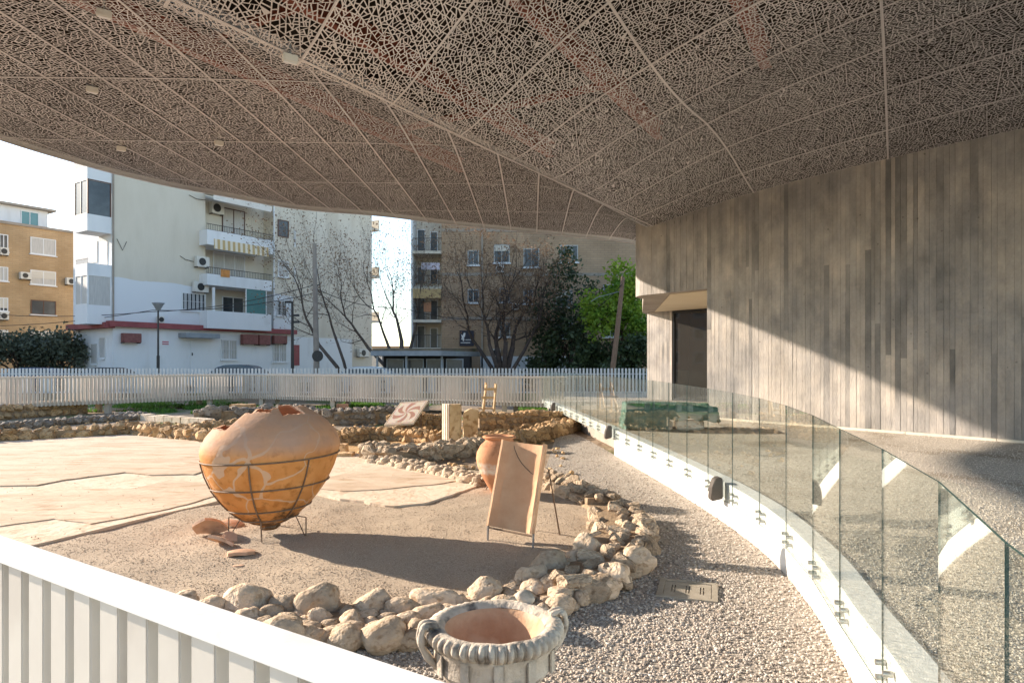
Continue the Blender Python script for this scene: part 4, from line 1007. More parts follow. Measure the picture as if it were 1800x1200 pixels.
# small red jar
JC = Vector((-.20, 10.95, 0)); jr = thing('storage_jar', JC, 'smaller round red clay jar with flaked whitish side, behind the leaning tile', 'jar')
pj = [(.02, .02), (.10, .02), (.13, .05), (.20, .16), (.29, .32), (.355, .48), (.375, .60), (.36, .70), (.30, .81), (.235, .87), (.215, .895), (.225, .91), (.262, .925), (.268, .95), (.245, .965), (.20, .955), (.185, .92), (.20, .88), (.30, .76), (.34, .6), (.30, .40), (.1, .1)]
def jm(r, z, a): return (r * (1 + .01 * math.sin(3 * a + z * 5)), z)
b = MB().lathe(pj, 56, JC, jm); b.v = [(x, y - .05 * z, z - .02 * (y - JC.y)) for x, y, z in b.v]; b.build('body', M['jar'], jr, smooth=True)
for a in (.6, 2.6, 4.4):
    MB().tube([(JC.x + .30 * math.cos(a), JC.y + .30 * math.sin(a), 0), (JC.x + .2 * math.cos(a), JC.y + .2 * math.sin(a), .18)], .01).build('support_rod', M['iron'], jr)

# leaning drain tile on an iron rest
TL = Vector((-.245, 8.06, .19)); TRt = Vector((.275, 7.72, .17)); tw = (TRt - TL); W_ = tw.length; ux = tw.normalized()
back = Vector((-ux.y, ux.x, 0)).normalized(); back = back if back.y > 0 else -back; uy = (Vector((0, 0, 1)) * .955 + back * .30).normalized(); un = ux.cross(uy); un = un if un.y < 0 else -un
tt = thing('clay_tile', (TL + TRt) / 2, 'large buff clay trough tile leaning upright on thin iron legs', 'tile')
sec = [(-.5, .105), (-.455, .11), (-.43, .085), (-.38, .03), (-.28, .006), (-.1, 0), (.1, 0), (.28, .006), (.38, .03), (.43, .085), (.455, .11), (.5, .105)]
bot = [(.5, .06), (.46, .0), (.38, -.03), (.2, -.042), (-.2, -.042), (-.38, -.03), (-.46, .0), (-.5, .06)]
ring_ = sec + bot; H_ = 1.02; vs_ = []; fs = []; nr = len(ring_); K = 14; c0 = (TL + TRt) / 2
for k in range(K + 1):
    for (q, o) in ring_:
        v = k / K; wob = .006 * noise.noise((q * 6, v * 6, 1)); top_ = .012 * noise.noise((q * 9, 0, 5)) if k == K else 0
        vs_.append(c0 + ux * q * W_ * (1 - .02 * v) + uy * (v * H_ + top_) + un * (o + wob))
for k in range(K):
    for q in range(nr): a = k * nr + q; b = k * nr + (q + 1) % nr; fs.append((a, b, b + nr, a + nr))
fs += [tuple(range(nr - 1, -1, -1)), tuple(K * nr + q for q in range(nr))]
MB().add(vs_, fs).build('trough', M['tile'], tt, angle=40)
cr = MB(); cr.tube([c0 + ux * q * W_ + uy * h + un * (.004 + (.05 if q > .4 else 0)) for q, h in ((-.30, 1.0), (-.25, .93), (-.16, .85), (-.05, .78), (.06, .73), (.2, .68), (.33, .65), (.37, .645))], .004, 4); cr.build('wire_tie', M['wire'], tt)
st = thing('tile_rest', (TL + TRt) / 2, 'thin iron rest with two pale legs under the leaning clay tile', 'stand')
MB().tube([TL + un * .06 - uy * .02, TRt + un * .06 - uy * .02], .011).build('bar', M['iron'], st)
for p in (TL, TRt):
    f = p + un * .06; g = Vector((f.x + un.x * .02, f.y + un.y * .05, 0)); MB().tube([f - uy * .02 + Vector((0, 0, .03)), g], .014).build('leg', M['concrete_pole'], st)
    MB().tube([p - un * .06 + uy * .75, Vector((p.x - un.x * .6, p.y - un.y * .6, 0))], .010).build('back_leg', M['iron'], st)

# marble basin with fluted lip
KC = Vector((-.10, 3.92, 0)); KR = .385; ZR = .63
M['marble'] = mat('weathered_marble', (.40, .345, .28), (.60, .53, .445), 5, .8, .6, 35, c3=(.13, .11, .095), s3=7, spec=.25)
M['marble_in'] = mat('worn_reddish_basin_bed', (.46, .27, .16), (.60, .40, .26), 5, .85, .3, 40, c3=(.66, .52, .39), s3=3, spec=.2)
kr = thing('marble_basin', KC, 'weathered marble basin with egg-moulded lip and scroll handles in the foreground', 'basin')
def lip(r, z, a):
    if r > KR - .012 and ZR - .085 < z < ZR - .004:
        f = (a * 46 / math.tau) % 1; big = .72
        g = math.sqrt(max(0, 1 - ((f - big / 2) / (big / 2)) ** 2)) if f < big else .55 * math.sqrt(max(0, 1 - ((f - big - .14) / .14) ** 2))
        r = r - .022 + .024 * g
    return (r * (1 + .008 * noise.noise((math.cos(a) * 3, math.sin(a) * 3, z * 6))), z + .006 * noise.noise((math.cos(a) * 4, math.sin(a) * 4, 8)))
po = [(.17, 0), (.18, .05), (.12, .08), (.10, .14), (.15, .19), (.24, .27), (.315, .37), (.335, .40), (.335, .405), (.345, .41), (.345, .50), (.355, .515), (.36, .535), (KR - .03, ZR - .10), (KR - .004, ZR - .08), (KR + .012, ZR - .06), (KR + .015, ZR - .04), (KR + .008, ZR - .02), (KR - .01, ZR - .006), (KR - .035, ZR), (KR - .06, ZR + .001), (KR - .085, ZR - .012), (KR - .10, ZR - .03)]
MB().lathe(po, 322, KC, lip).build('bowl', M['marble'], kr, angle=60)
pi_ = [(KR - .10, ZR - .03), (KR - .115, ZR - .05), (KR - .13, ZR - .11), (KR - .17, ZR - .19), (KR - .24, ZR - .25), (.06, ZR - .275), (.002, ZR - .28)]
MB().lathe([(r, z) for r, z in pi_], 96, KC).build('basin_bed', M['marble_in'], kr, smooth=True)
def scroll(ang, big, lab='handle'):
    d = Vector((math.cos(ang), math.sin(ang), 0)); t = Vector((-d.y, d.x, 0)); h = None
    for s in (-1, 1):
        ptsq = [KC + d * (KR - .05) + t * s * .035 * big + Vector((0, 0, ZR + .004)), KC + d * (KR + .01) + t * s * .05 * big + Vector((0, 0, ZR + .022)), KC + d * (KR + .04) + t * s * .055 * big + Vector((0, 0, ZR - .02)), KC + d * (KR + .035) + t * s * .05 * big + Vector((0, 0, ZR - .10)), KC + d * (KR - .015) + t * s * .05 * big + Vector((0, 0, ZR - .18)), KC + d * (KR - .075) + t * s * .05 * big + Vector((0, 0, ZR - .23))]
        pp = [Vector(q) for q in smooth_poly([tuple(q) for q in ptsq], 5)]
        o = MB().tube(pp, [.038 * big * (1 + .12 * math.sin(i * 1.1)) for i in range(len(pp))], 10).build(lab, M['marble'], kr, smooth=True); h = h or o
    # rolled scroll on top
    pp = [KC + d * (KR + .015) + t * s * .10 * big + Vector((0, 0, ZR + .012)) for s in np.linspace(-1, 1, 9)]
    MB().tube(pp, [.030 * big * (1 + .15 * math.sin(i * 2.2)) for i in range(9)], 10).build('scroll', M['marble'], h, smooth=True)
scroll(R(196), .5); scroll(R(16), .42)
for ang in (R(62),):
    d = Vector((math.cos(ang), math.sin(ang), 0)); c = KC + d * (KR + .0) + Vector((0, 0, ZR + .02)); bm = bmesh.new(); bmesh.ops.create_icosphere(bm, subdivisions=3, radius=.05)
    for v in bm.verts: v.co = Vector((v.co.x * 1.2, v.co.y, v.co.z * .9)) * (1 + .3 * noise.noise(v.co * 20)) + c
    me = bpy.data.meshes.new('knob'); bm.to_mesh(me); bm.free(); me.materials.append(M['marble']); me.shade_smooth(); link('knob', me, kr)
for k in range(5):
    a = R(215 + k * 30); d = Vector((math.cos(a), math.sin(a), 0)); p = KC + d * .35
    MB().obox(p - Vector((-d.y, d.x, 0)) * .03 + Vector((0, 0, .40)), Vector((-d.y, d.x, 0)) * .06, d * .012, (0, 0, .13)).build('rib', M['marble'], kr, bevel=.008)

# drain cover in the pebbles
q = [G(1161, 1019), G(1262, 1029), G(1262, 1062), G(1154, 1049)]; dc = (q[0] + q[2]) / 2; dx = ((q[1] - q[0]) + (q[2] - q[3])) / 2; dy = ((q[3] - q[0]) + (q[2] - q[1])) / 2
dn = thing('drain_cover', dc, 'beige metal drain cover with slots set in the pebbles', 'drain cover')
def dp(a, b, z): return q[0] + dx * a + dy * b + Vector((0, 0, z))
for (a0, b0, a1, b1) in ((0, 0, 1, .10), (0, .90, 1, 1), (0, .10, .10, .90), (.90, .10, 1, .90)): MB().obox(dp(a0, b0, -.05), dx * (a1 - a0), dy * (b1 - b0), (0, 0, .075)).build('frame', M['drain'], dn)
xs_ = [.11, .225, .245, .275, .295, .465, .485, .515, .535, .705, .725, .755, .775, .89]
gapsets = {(.225, .245), (.275, .295), (.465, .485), (.515, .535), (.705, .725), (.755, .775)}
MB().obox(dp(.11, .12, -.02), dx * .78, dy * .18, (0, 0, .04)).build('lid', M['drain'], dn); MB().obox(dp(.11, .70, -.02), dx * .78, dy * .18, (0, 0, .04)).build('lid', M['drain'], dn)
for a, b_ in zip(xs_, xs_[1:]):
    if (a, b_) in gapsets: continue
    MB().obox(dp(a, .30, -.02), dx * (b_ - a), dy * .40, (0, 0, .0395)).build('lid_bar', M['drain'], dn)
MB().obox(dp(.05, .05, -.06), dx * .9, dy * .9, (0, 0, .012)).build('pit', M['dark_interior'], dn)

# fluted column stub and broken pillar
M['old_marble'] = mat('golden_weathered_stone', (.46, .315, .17), (.60, .455, .28), 3, .85, .4, 25, c3=(.30, .19, .09), s3=8, spec=.2)
M['flute'] = mat('pale_column_stone', (.58, .49, .39), (.66, .58, .48), 3, .8, .3, 25, spec=.2)
cb = G(792, 786); hc = EYE - (710 - HZ) / F * cb.y; wpx = cb.y / F
ct = thing('column_stub', cb, 'upright fluted column fragment split in half, beside the broken pillar', 'column')
rad = 17.5 * wpx; poly = []
for k in range(40):
    a = R(118) + R(124) * k / 39; r = rad * (1 - .11 * abs(math.sin(k * math.pi / 8 + math.pi / 2)) ** 2 if True else 1); poly.append((cb.x + rad * .15 + r * 1.15 * math.cos(a), cb.y + r * math.sin(a)))
poly = [(cb.x - 17 * wpx, cb.y + .22)]
for k in range(25): t = k / 24; poly.append((cb.x - 17 * wpx + 15 * wpx * t, cb.y + .20 - .34 * math.sin(t * 1.4) - .0 + .035 * abs(math.sin(t * math.pi * 4)) ** .7))
front = poly + [(cb.x - 1.6 * wpx, cb.y + .2)]
MB().prism(front, -.1, hc).build('fluted_face', M['flute'], ct, bevel=0)
MB().prism([(cb.x - 1.5 * wpx, cb.y - .12), (cb.x + 17 * wpx, cb.y - .02), (cb.x + 18 * wpx, cb.y + .28), (cb.x - 15 * wpx, cb.y + .30), (cb.x - 1.5 * wpx, cb.y + .19)], -.1, hc - .012).build('split_face', M['old_marble'], ct, bevel=.015)
pb = G(828, 777)
bm = bmesh.new(); bmesh.ops.create_cube(bm, size=1); bmesh.ops.subdivide_edges(bm, edges=bm.edges[:], cuts=7, use_grid_fill=True); hp = EYE - (717 - HZ) / F * pb.y
for v in bm.verts:
    z = v.co.z + .5; top = 1 - .16 * max(0, v.co.x * -1) - .05 * abs(v.co.x); v.co = Vector((v.co.x * 26 * pb.y / F * (1 - .06 * z) - .03 * (1 - z), v.co.y * .32, -.1 + z * (hp + .1) * top)); v.co += noise.noise_vector(v.co * 4.5) * .035
me = bpy.data.meshes.new('broken_pillar'); bm.to_mesh(me); bm.free(); me.materials.append(M['old_marble']); me.shade_smooth(); me.set_sharp_from_angle(angle=R(48)); o = link('broken_pillar', me); o.location = pb
tag(o, 'rough golden stone pillar with rounded broken top right of the fluted column', 'pillar')

# swirl mosaic panel
M['mosaic'] = mat('swirl_mosaic', (.55, .47, .38), None, rough=.8, spec=.2)
_m = M['mosaic']; _N, _L, _b = nodes_of(_m); _t = _N.new('ShaderNodeTexCoord'); _sx = _N.new('ShaderNodeSeparateXYZ'); _L.new(_t.outputs['Object'], _sx.inputs[0])
_x, _y = _sx.outputs[0], _sx.outputs[1]; _r = math_node(_m, 'SQRT', math_node(_m, 'ADD', math_node(_m, 'MULTIPLY', _x, _x), math_node(_m, 'MULTIPLY', _y, _y))); _a = math_node(_m, 'ARCTAN2', _y, _x)
_w = math_node(_m, 'SINE', math_node(_m, 'ADD', math_node(_m, 'MULTIPLY', _a, 6), math_node(_m, 'MULTIPLY', _r, 13))); _sw = math_node(_m, 'GREATER_THAN', _w, 0.0); _in = math_node(_m, 'LESS_THAN', _r, .43)
mixin(_m, math_node(_m, 'MULTIPLY', _sw, _in), (.34, .18, .13))
_mx = math_node(_m, 'MAXIMUM', math_node(_m, 'ABSOLUTE', _x), math_node(_m, 'ABSOLUTE', _y)); _fr = math_node(_m, 'MULTIPLY', math_node(_m, 'GREATER_THAN', _mx, .45), math_node(_m, 'LESS_THAN', _mx, .475)); mixin(_m, _fr, (.30, .17, .12))
_v = _N.new('ShaderNodeTexVoronoi'); _v.inputs['Scale'].default_value = 42; _L.new(_t.outputs['Object'], _v.inputs[0]); _h = _N.new('ShaderNodeMix'); _h.data_type = 'RGBA'; _h.blend_type = 'MULTIPLY'; _h.inputs['Factor'].default_value = .3; _L.new(base_socket(_m), _h.inputs['A']); _L.new(_v.outputs['Color'], _h.inputs['B']); _L.new(_h.outputs['Result'], _b.inputs['Base Color'])
mp = [P(700, 705, 20.6), P(747, 706, 20.2), P(728, 743, 19.1), P(683, 746, 19.5)]      # tl, tr, br, bl
c = sum(mp, Vector()) / 4; ex = ((mp[1] - mp[0]) + (mp[2] - mp[3])) / 2; ey = ((mp[0] - mp[3]) + (mp[1] - mp[2])) / 2; ez = ex.cross(ey).normalized()
pn = thing('mosaic_panel', (c.x, c.y, 0), 'tilted square mosaic panel with red and white swirl rosette', 'mosaic')
me = MB().box(-.5, -.5, -.06, .5, .5, 0).mesh('panel', M['mosaic']); me.materials.append(M['flute'])
for f in me.polygons:
    if f.normal.z < .5: f.material_index = 1
o = link('panel', me, pn); o.matrix_world = Matrix.Translation(c) @ Matrix((ex, ey, ez)).transposed().to_4x4()
o.parent = None; o.parent = pn; o.matrix_parent_inverse = Matrix.Translation(-pn.location); o.matrix_basis = Matrix.Translation(c) @ Matrix((ex, ey, ez)).transposed().to_4x4()
for t in (.2, .8):
    p = mp[0].lerp(mp[1], t) - ez * .08; MB().tube([p, (p.x, p.y + .25, 0)], .02).build('prop', M['iron'], pn)
# red tile standing against the dark bank
a = P(590, 742, 24.0); b = P(610, 742, 24.0); t = thing('roof_tile', (a + b) / 2, 'reddish flat clay tile standing upright against the dark rubble bank', 'tile')
hh = 32 / F * 24; MB().obox(a, b - a, (0, .05, 0), (0, .18, hh)).build('tile_face', M['tile_red'], t)
for p, e in ((a, 0), (b, -.04)): MB().obox(p + Vector((e, -.04, 0)), (.04, 0, 0), (0, .04, 0), (0, .18, hh)).build('flange', M['tile_red'], t)
# wooden sawhorse
sh_ = thing('wooden_trestle', P(858, 722, 26.0), 'small wooden trestle standing in front of the central walkway railing', 'trestle')
Yt = 26.0
def stick(p0, p1, wd=.05): MB().tube([p0, p1], wd, 4).build('leg', M['wood'], sh_)
for p0, p1 in (((866, 727, Yt), (872, 676, Yt + .35)), ((846, 727, Yt), (855, 676, Yt + .35)), ((849, 722, Yt + .75), (854, 672, Yt + .4)), ((868, 722, Yt + .75), (871, 674, Yt + .4))):
    a = P(*p0); a.z = 0.0; stick(a, P(*p1), .045)
for (x0, x1, y, dz) in ((851, 872, 686, .1), (846, 868, 701, .1), (841, 866, 719, .06)):
    a = P(x0, y, Yt + .12); b = P(x1, y, Yt + .12); MB().obox(a, b - a, (0, .04, 0), (0, 0, dz)).build('rung', M['wood'], sh_)
# tarpaulin over a pile of stone on the terrace
tb = Vector((3.75, 16.4, ramp_z(16.4))); bm = bmesh.new(); bmesh.ops.create_grid(bm, x_segments=56, y_segments=36, size=1)
for v in bm.verts:
    x, y = v.co.x, v.co.y; q = max(abs(x) ** 1.0, abs(y)); hx, hy = 1.05, .55
    def sq(t, h): s = min(1, abs(t) / .74); return math.copysign(h * s + .07 * max(0, abs(t) - .74), t)
    f = max(0, (q - .74) / .26); hgt = .60 + .05 * noise.noise((x * 2.2, y * 2.2, 1)) - .07 * (x > .2) * 1.0 * min(1, (x - .2) * 3)
    drop = 1.0 if x < -.05 else (.62 + .22 * noise.noise((x * 5, 3, 0)))
    z = hgt - f * hgt * drop + .01; fold = .05 * math.sin((x * 7 + y * 9) * 2.3 + 3 * noise.noise((x * 2, y * 2, 7))) * (.25 + f) + .05 * noise.noise((x * 5, y * 5, z * 4))
    nx_ = x / max(.01, q) * (abs(x) >= abs(y)); ny_ = y / max(.01, q) * (abs(y) > abs(x))
    v.co = Vector((sq(x, hx) + nx_ * fold * f, sq(y, hy) + ny_ * fold * f, max(.015, z + fold * .5 * (1 - f))))
me = bpy.data.meshes.new('tarpaulin'); bm.to_mesh(me); bm.free(); me.materials.append(M['tarp']); me.shade_smooth(); o = link('tarpaulin', me); o.location = tb; o.rotation_euler.z = R(-4)
tag(o, 'dark green tarpaulin draped over stones on the terrace behind the glass', 'tarpaulin')
for i, (x0, x1, yy, lab) in enumerate(((3.05, 3.75, 15.92, 'pale dressed stone beam under the tarpaulin, left one'), (3.85, 4.5, 15.96, 'pale dressed stone beam under the tarpaulin, right one'))):
    o = MB().box(x0, yy, ramp_z(yy), x1, yy + .35, ramp_z(yy) + .22).build('stone_beam', M['flute'], bevel=.03); tag(o, lab, 'stone')

# ================================================================== BUILDINGS BEHIND THE STREET
random.seed(11)
class Facade:
    """a wall plane with a point, a horizontal direction and the normal towards the site"""
    def __init__(s, A, d, n): s.A = Vector((A[0], A[1], 0)); s.d = Vector((d[0], d[1], 0)).normalized(); s.n = Vector((n[0], n[1], 0)).normalized()
    def uz(s, px, py, off=0):
        r = Vector(((px - 900) / F, 1, 0)); A = s.A + s.n * off; t = A.dot(s.n) / r.dot(s.n); p = r * t
        return (p - s.A).dot(s.d), EYE - (py - HZ) / F * t
    def pt(s, u, z, o=0): p = s.A + s.d * u + s.n * o; return Vector((p.x, p.y, z))
    def rect(s, px0, py0, px1, py1, off=0):
        u0, za = s.uz(px0, py0, off); u1, zb = s.uz(px1, py0, off); _, zc = s.uz((px0 + px1) / 2, py1, off); _, zt = s.uz((px0 + px1) / 2, py0, off); return u0, zc, u1, zt
    def box(s, u0, z0, u1, z1, o0, o1, mb=None): return (mb or MB()).obox(s.pt(u0, z0, o0), s.d * (u1 - u0), s.n * (o1 - o0), (0, 0, z1 - z0))
    def window(s, par, r, frame='white_frame', pane='glass_dark', mull=1, bar=0, sill=True, shut=0, out=.0):
        u0, z0, u1, z1 = s.rect(*r); f = .07; mb = MB()
        for (a, b, c, d) in ((u0, z0, u1, z0 + f), (u0, z1 - f, u1, z1), (u0, z0 + f, u0 + f, z1 - f), (u1 - f, z0 + f, u1, z1 - f)): s.box(a, b, c, d, out - .05, out + .07, mb)
        for k in range(mull): c = u0 + (u1 - u0) * (k + 1) / (mull + 1); s.box(c - .03, z0 + f, c + .03, z1 - f, out - .05, out + .06, mb)
        w = mb.build('window', M[frame], par); s.box(u0 + f, z0 + f, u1 - f, z1 - f, out - .04, out + .03).build('pane', M[pane], w)
        if shut: s.box(u0 + f, z1 - f - (z1 - z0) * shut, u1 - f, z1 - f, out + .03, out + .05).build('shutter', M['shutter'], w)
        if sill: s.box(u0 - .08, z0 - .09, u1 + .08, z0 - .001, out - .05, out + .14).build('sill', M['plaster'], w)
        if bar:
            mb = MB()
            for k in range(bar): c = u0 + (u1 - u0) * (k + .5) / bar; s.box(c - .012, z0, c + .012, z1, out + .10, out + .125, mb)
            s.box(u0, (z0 + z1) / 2, u1, (z0 + z1) / 2 + .02, out + .126, out + .14, mb); mb.build('bars', M['white_frame'], w)
        return w
    def ac(s, par, r, m='ac', out=0, fan=True):
        u0, z0, u1, z1 = s.rect(*r); o = s.box(u0, z0, u1, z1, out + .12, out + .48).build('air_conditioner', M[m], par, bevel=.02)
        if fan:
            c = s.pt(u0 + (u1 - u0) * .42, (z0 + z1) / 2, out + .49); r_ = (z1 - z0) * .36; mb = MB(); n = 16; ring0 = [c + s.d * math.cos(k * math.tau / n) * r_ + Vector((0, 0, 1)) * math.sin(k * math.tau / n) * r_ for k in range(n)]
            mb.add(ring0 + [p + s.n * .015 for p in ring0], [tuple(range(n, 2 * n))] + [(k, (k + 1) % n, n + (k + 1) % n, n + k) for k in range(n)]); mb.build('fan_grille', M['black'], o)
        mb = MB(); s.box(u0 + .05, z0 - .06, u0 + .09, z0 - .001, out, out + .46, mb); s.box(u1 - .09, z0 - .06, u1 - .05, z0 - .001, out, out + .46, mb); mb.build('bracket', M['black'], o)
    def railing(s, par, u0, u1, z0, z1, o, step=.14, m='black'):
        mb = MB(); s.box(u0, z1 - .04, u1, z1, o - .04, o, mb); s.box(u0, z0, u1, z0 + .03, o - .03, o, mb); u = u0
        while u <= u1: s.box(u, z0 + .03, u + .018, z1 - .04, o - .025, o - .007, mb); u += step
        return mb.build('railing', M[m], par)
def body(F_, par, u0, u1, depth, z0, z1, m, name='wall', o=0): return F_.box(u0, z0, u1, z1, o - depth, o).build(name, m, par)

# --- tan brick block at far left
F1 = Facade((-42.75, 57), (GD.x, GD.y), (GN.x, GN.y)); b1 = thing('brick_apartment_block', (-42.75, 57, .5), 'tan brick apartment block with air conditioners at the far left', 'building')
ue = F1.uz(142, 500)[0]; zr = F1.uz(0, 392)[1]
body(F1, b1, -14, ue, 10, .3, zr, M['brick_tan']); F1.box(-14.1, zr, ue + .1, zr + .22, -10.1, .12).build('parapet', M['concrete'], b1)
for r, kw in (((-2, 412, 14, 442), {}), ((53, 419, 98, 448), dict(pane='curtain')), ((131, 432, 141, 456), dict(mull=0)), ((-2, 469, 14, 494), dict(pane='curtain')), ((53, 476, 98, 501), dict(shut=.5, pane='curtain')), ((-2, 523, 14, 547), dict(shut=.7)), ((54, 528, 98, 553), dict(frame='brown_frame')), ((53, 582, 98, 607), dict(shut=.35)), ((-2, 580, 14, 606), dict(shut=.6)), ((-60, 405, -30, 436), {}), ((-60, 465, -30, 492), {})): F1.window(b1, r, **kw)
for r in ((32, 479, 52, 491), (113, 489, 133, 501), (-3, 436, 12, 449), (-3, 549, 12, 562), (133, 598, 143, 607)): F1.ac(b1, r)
ph_ = Facade((-42.75 - GN.x * 3, 57 - GN.y * 3), (GD.x, GD.y), (GN.x, GN.y)); u0, z0, u1, z1 = ph_.rect(8, 371, 84, 404)
pw = ph_.box(u0 - 1.5, zr, u1, z1 + .25, -5, 0).build('penthouse', M['plaster'], b1); ph_.box(u0 - 2, z1 + .25, u1 + .5, z1 + .45, -5.5, .5).build('penthouse_roof', M['concrete'], pw)
ph_.window(b1, (36, 372, 68, 397), pane='glass_teal')

# --- cream and white block with balconies
C2 = (-26.36, 45.0); F2 = Facade(C2, (GD.x, GD.y), (GN.x, GN.y)); b2 = thing('balcony_apartment_block', (*C2, .5), 'cream and white apartment block with stacked balconies and red ground floor awning', 'building')
M['two_paint'] = mat('cream_over_white_paint', (.60, .545, .45), (.67, .615, .52), .5, .9, .1, 10, c3=(.58, .525, .43), s3=.5, stretch=(1, 1, .35))
_m = M['two_paint']; _N, _L, _b = nodes_of(_m); _g = _N.new('ShaderNodeNewGeometry'); _s = _N.new('ShaderNodeSeparateXYZ'); _L.new(_g.outputs['Position'], _s.inputs[0]); _n = _N.new('ShaderNodeTexNoise'); _n.inputs['Scale'].default_value = .5; _n.inputs['Detail'].default_value = 3; _L.new(_g.outputs['Position'], _n.inputs[0])
mixin(_m, math_node(_m, 'LESS_THAN', math_node(_m, 'ADD', _s.outputs[2], math_node(_m, 'MULTIPLY', _n.outputs['Fac'], .5)), 8.05), (.69, .71, .735))
uA = F2.uz(361, 500)[0]; uB = F2.uz(481, 500)[0]; uC = F2.uz(515, 500)[0]; TOP = 17.2
body(F2, b2, 0, uA, 5.4, .3, TOP, M['two_paint']); body(F2, b2, uB, uC, 5.4, .3, TOP, M['two_paint']); body(F2, b2, uA, uB, 4.1, .3, TOP, M['plaster_cream'], 'recessed_wall', -1.3)
F2.box(-.3, TOP, uC + .3, TOP + .4, -5.6, .3).build('parapet', M['concrete'], b2)
zband = 4.58
F2.box(-.4, zband, uC, zband + .36, .003, .55).build('awning_band', M['red_band'], b2)
body(F2, b2, 0, uC, .8, .3, zband, M['plaster'], 'ground_floor', .12)
F2.window(b2, (319, 515, 361, 546), pane='glass_dark', mull=5, bar=6); F2.window(b2, (488, 387, 507, 417), frame='brown_frame', mull=0, sill=False); F2.window(b2, (488, 458, 507, 487), pane='curtain', mull=0); F2.window(b2, (486, 528, 503, 555), mull=1, bar=5)
for r in ((387, 597, 415, 632), (477, 603, 502, 636)): F2.window(b2, r, pane='curtain', out=.12, bar=6)
u0, z0, u1, z1 = F2.rect(334, 599, 361, 646, .12); d_ = F2.box(u0, .6, u1, z1, .12, .17).build('door', M['plaster'], b2); F2.box(u0 + .1, (z0 + z1) / 2 - .1, u0 + .16, (z0 + z1) / 2 + .1, .17, .22).build('handle', M['black'], d_)
u0, z0, u1, z1 = F2.rect(320, 586, 380, 594, .6); F2.box(u0, z0, u1, z1, .12, 1.1).build('door_hood', M['zinc'], b2)
for r in ((209, 586, 241, 602),): F2.ac(b2, r, 'ac_red', .12, False)
for r in ((419, 588, 446, 605), (448, 589, 468, 606), (474, 590, 497, 604)): F2.ac(b2, r, 'ac_red', .12, False)
for r in ((340, 452, 362, 470), (336, 496, 361, 514), (273, 556, 283, 568)): F2.ac(b2, r)
def balcony(F_, par, r_slab, parapet, out, rail=None, m='plaster', endcap=True):
    u0, z0, u1, z1 = F_.rect(*r_slab, off=out); o = F_.box(u0, z0, u1, z0 + .18, -1.3, out).build('balcony', M[m], par)
    F_.box(u0, z0 + .18, u1, z1, out - .10, out).build('parapet', M[m], o)
    for e in (u0, u1 - .1): F_.box(e, z0 + .18, e + .1, z1, .01, out - .10).build('parapet_end', M[m], o)
    if rail: F_.railing(o, u0, u1, z1, z1 + rail, out - .02)
    return u0, z0, u1, z1
FR = Facade((C2[0] - GN.x * 1.3, C2[1] - GN.y * 1.3), (GD.x, GD.y), (GN.x, GN.y))
balcony(F2, b2, (364, 413, 480, 438), True, 1.0, .45); FR.window(b2, (390, 368, 430, 416), frame='brown_frame', pane='curtain', mull=1, sill=False)
balcony(F2, b2, (364, 487, 478, 506), True, 1.0, .5); FR.window(b2, (374, 446, 430, 488), pane='curtain', mull=2, sill=False)
balcony(F2, b2, (364, 549, 477, 579), True, 1.0); FR.window(b2, (390, 522, 428, 552), mull=1, sill=False)
u0, z0, u1, z1 = F2.rect(434, 507, 468, 551, 1.0); w_ = F2.box(u0, z0, u1, z1, .9, .95).build('balcony_glazing', M['glass_teal'], b2); mb = MB()
for (a, b, c, d) in ((u0 - .06, z0, u0, z1), (u1, z0, u1 + .06, z1), (u0, z1, u1, z1 + .06)): F2.box(a, b, c, d, .88, .97, mb)
mb.build('frame', M['white_frame'], w_)
u0, z0, u1, z1 = F2.rect(374, 505, 378, 551, .9); F2.box(u0, z0, u1, z1, .8, .9).build('balcony_post', M['white_frame'], b2)
def awning(F_, par, r, o0, o1, drop, m):
    u0, z0, u1, z1 = F_.rect(*r, off=o1); mb = MB(); a = [F_.pt(u0, z1 + drop, o0), F_.pt(u1, z1 + drop, o0), F_.pt(u1, z1, o1), F_.pt(u0, z1, o1), F_.pt(u1, z0, o1 + .02), F_.pt(u0, z0, o1 + .02)]
    mb.add(a + [p + Vector((0, 0, .03)) for p in a], [(0, 1, 2, 3), (3, 2, 4, 5), (9, 8, 7, 6), (11, 10, 8, 9), (0, 6, 7, 1), (5, 4, 10, 11)]); mb.build('awning', M[m], par)
awning(F2, b2, (375, 352, 478, 362), -.9, 1.1, .35, 'canvas'); awning(F2, b2, (376, 428, 472, 444), -.9, 1.0, .2, 'stripe')
FR.ac(b2, (366, 357, 388, 377)); F2.box(uB - .06, .5, uB + .03, TOP, .01, .09).build('downpipe', M['plaster'], b2)
F2.box(.02, .5, .1, TOP, .01, .08).build('downpipe', M['concrete'], b2)
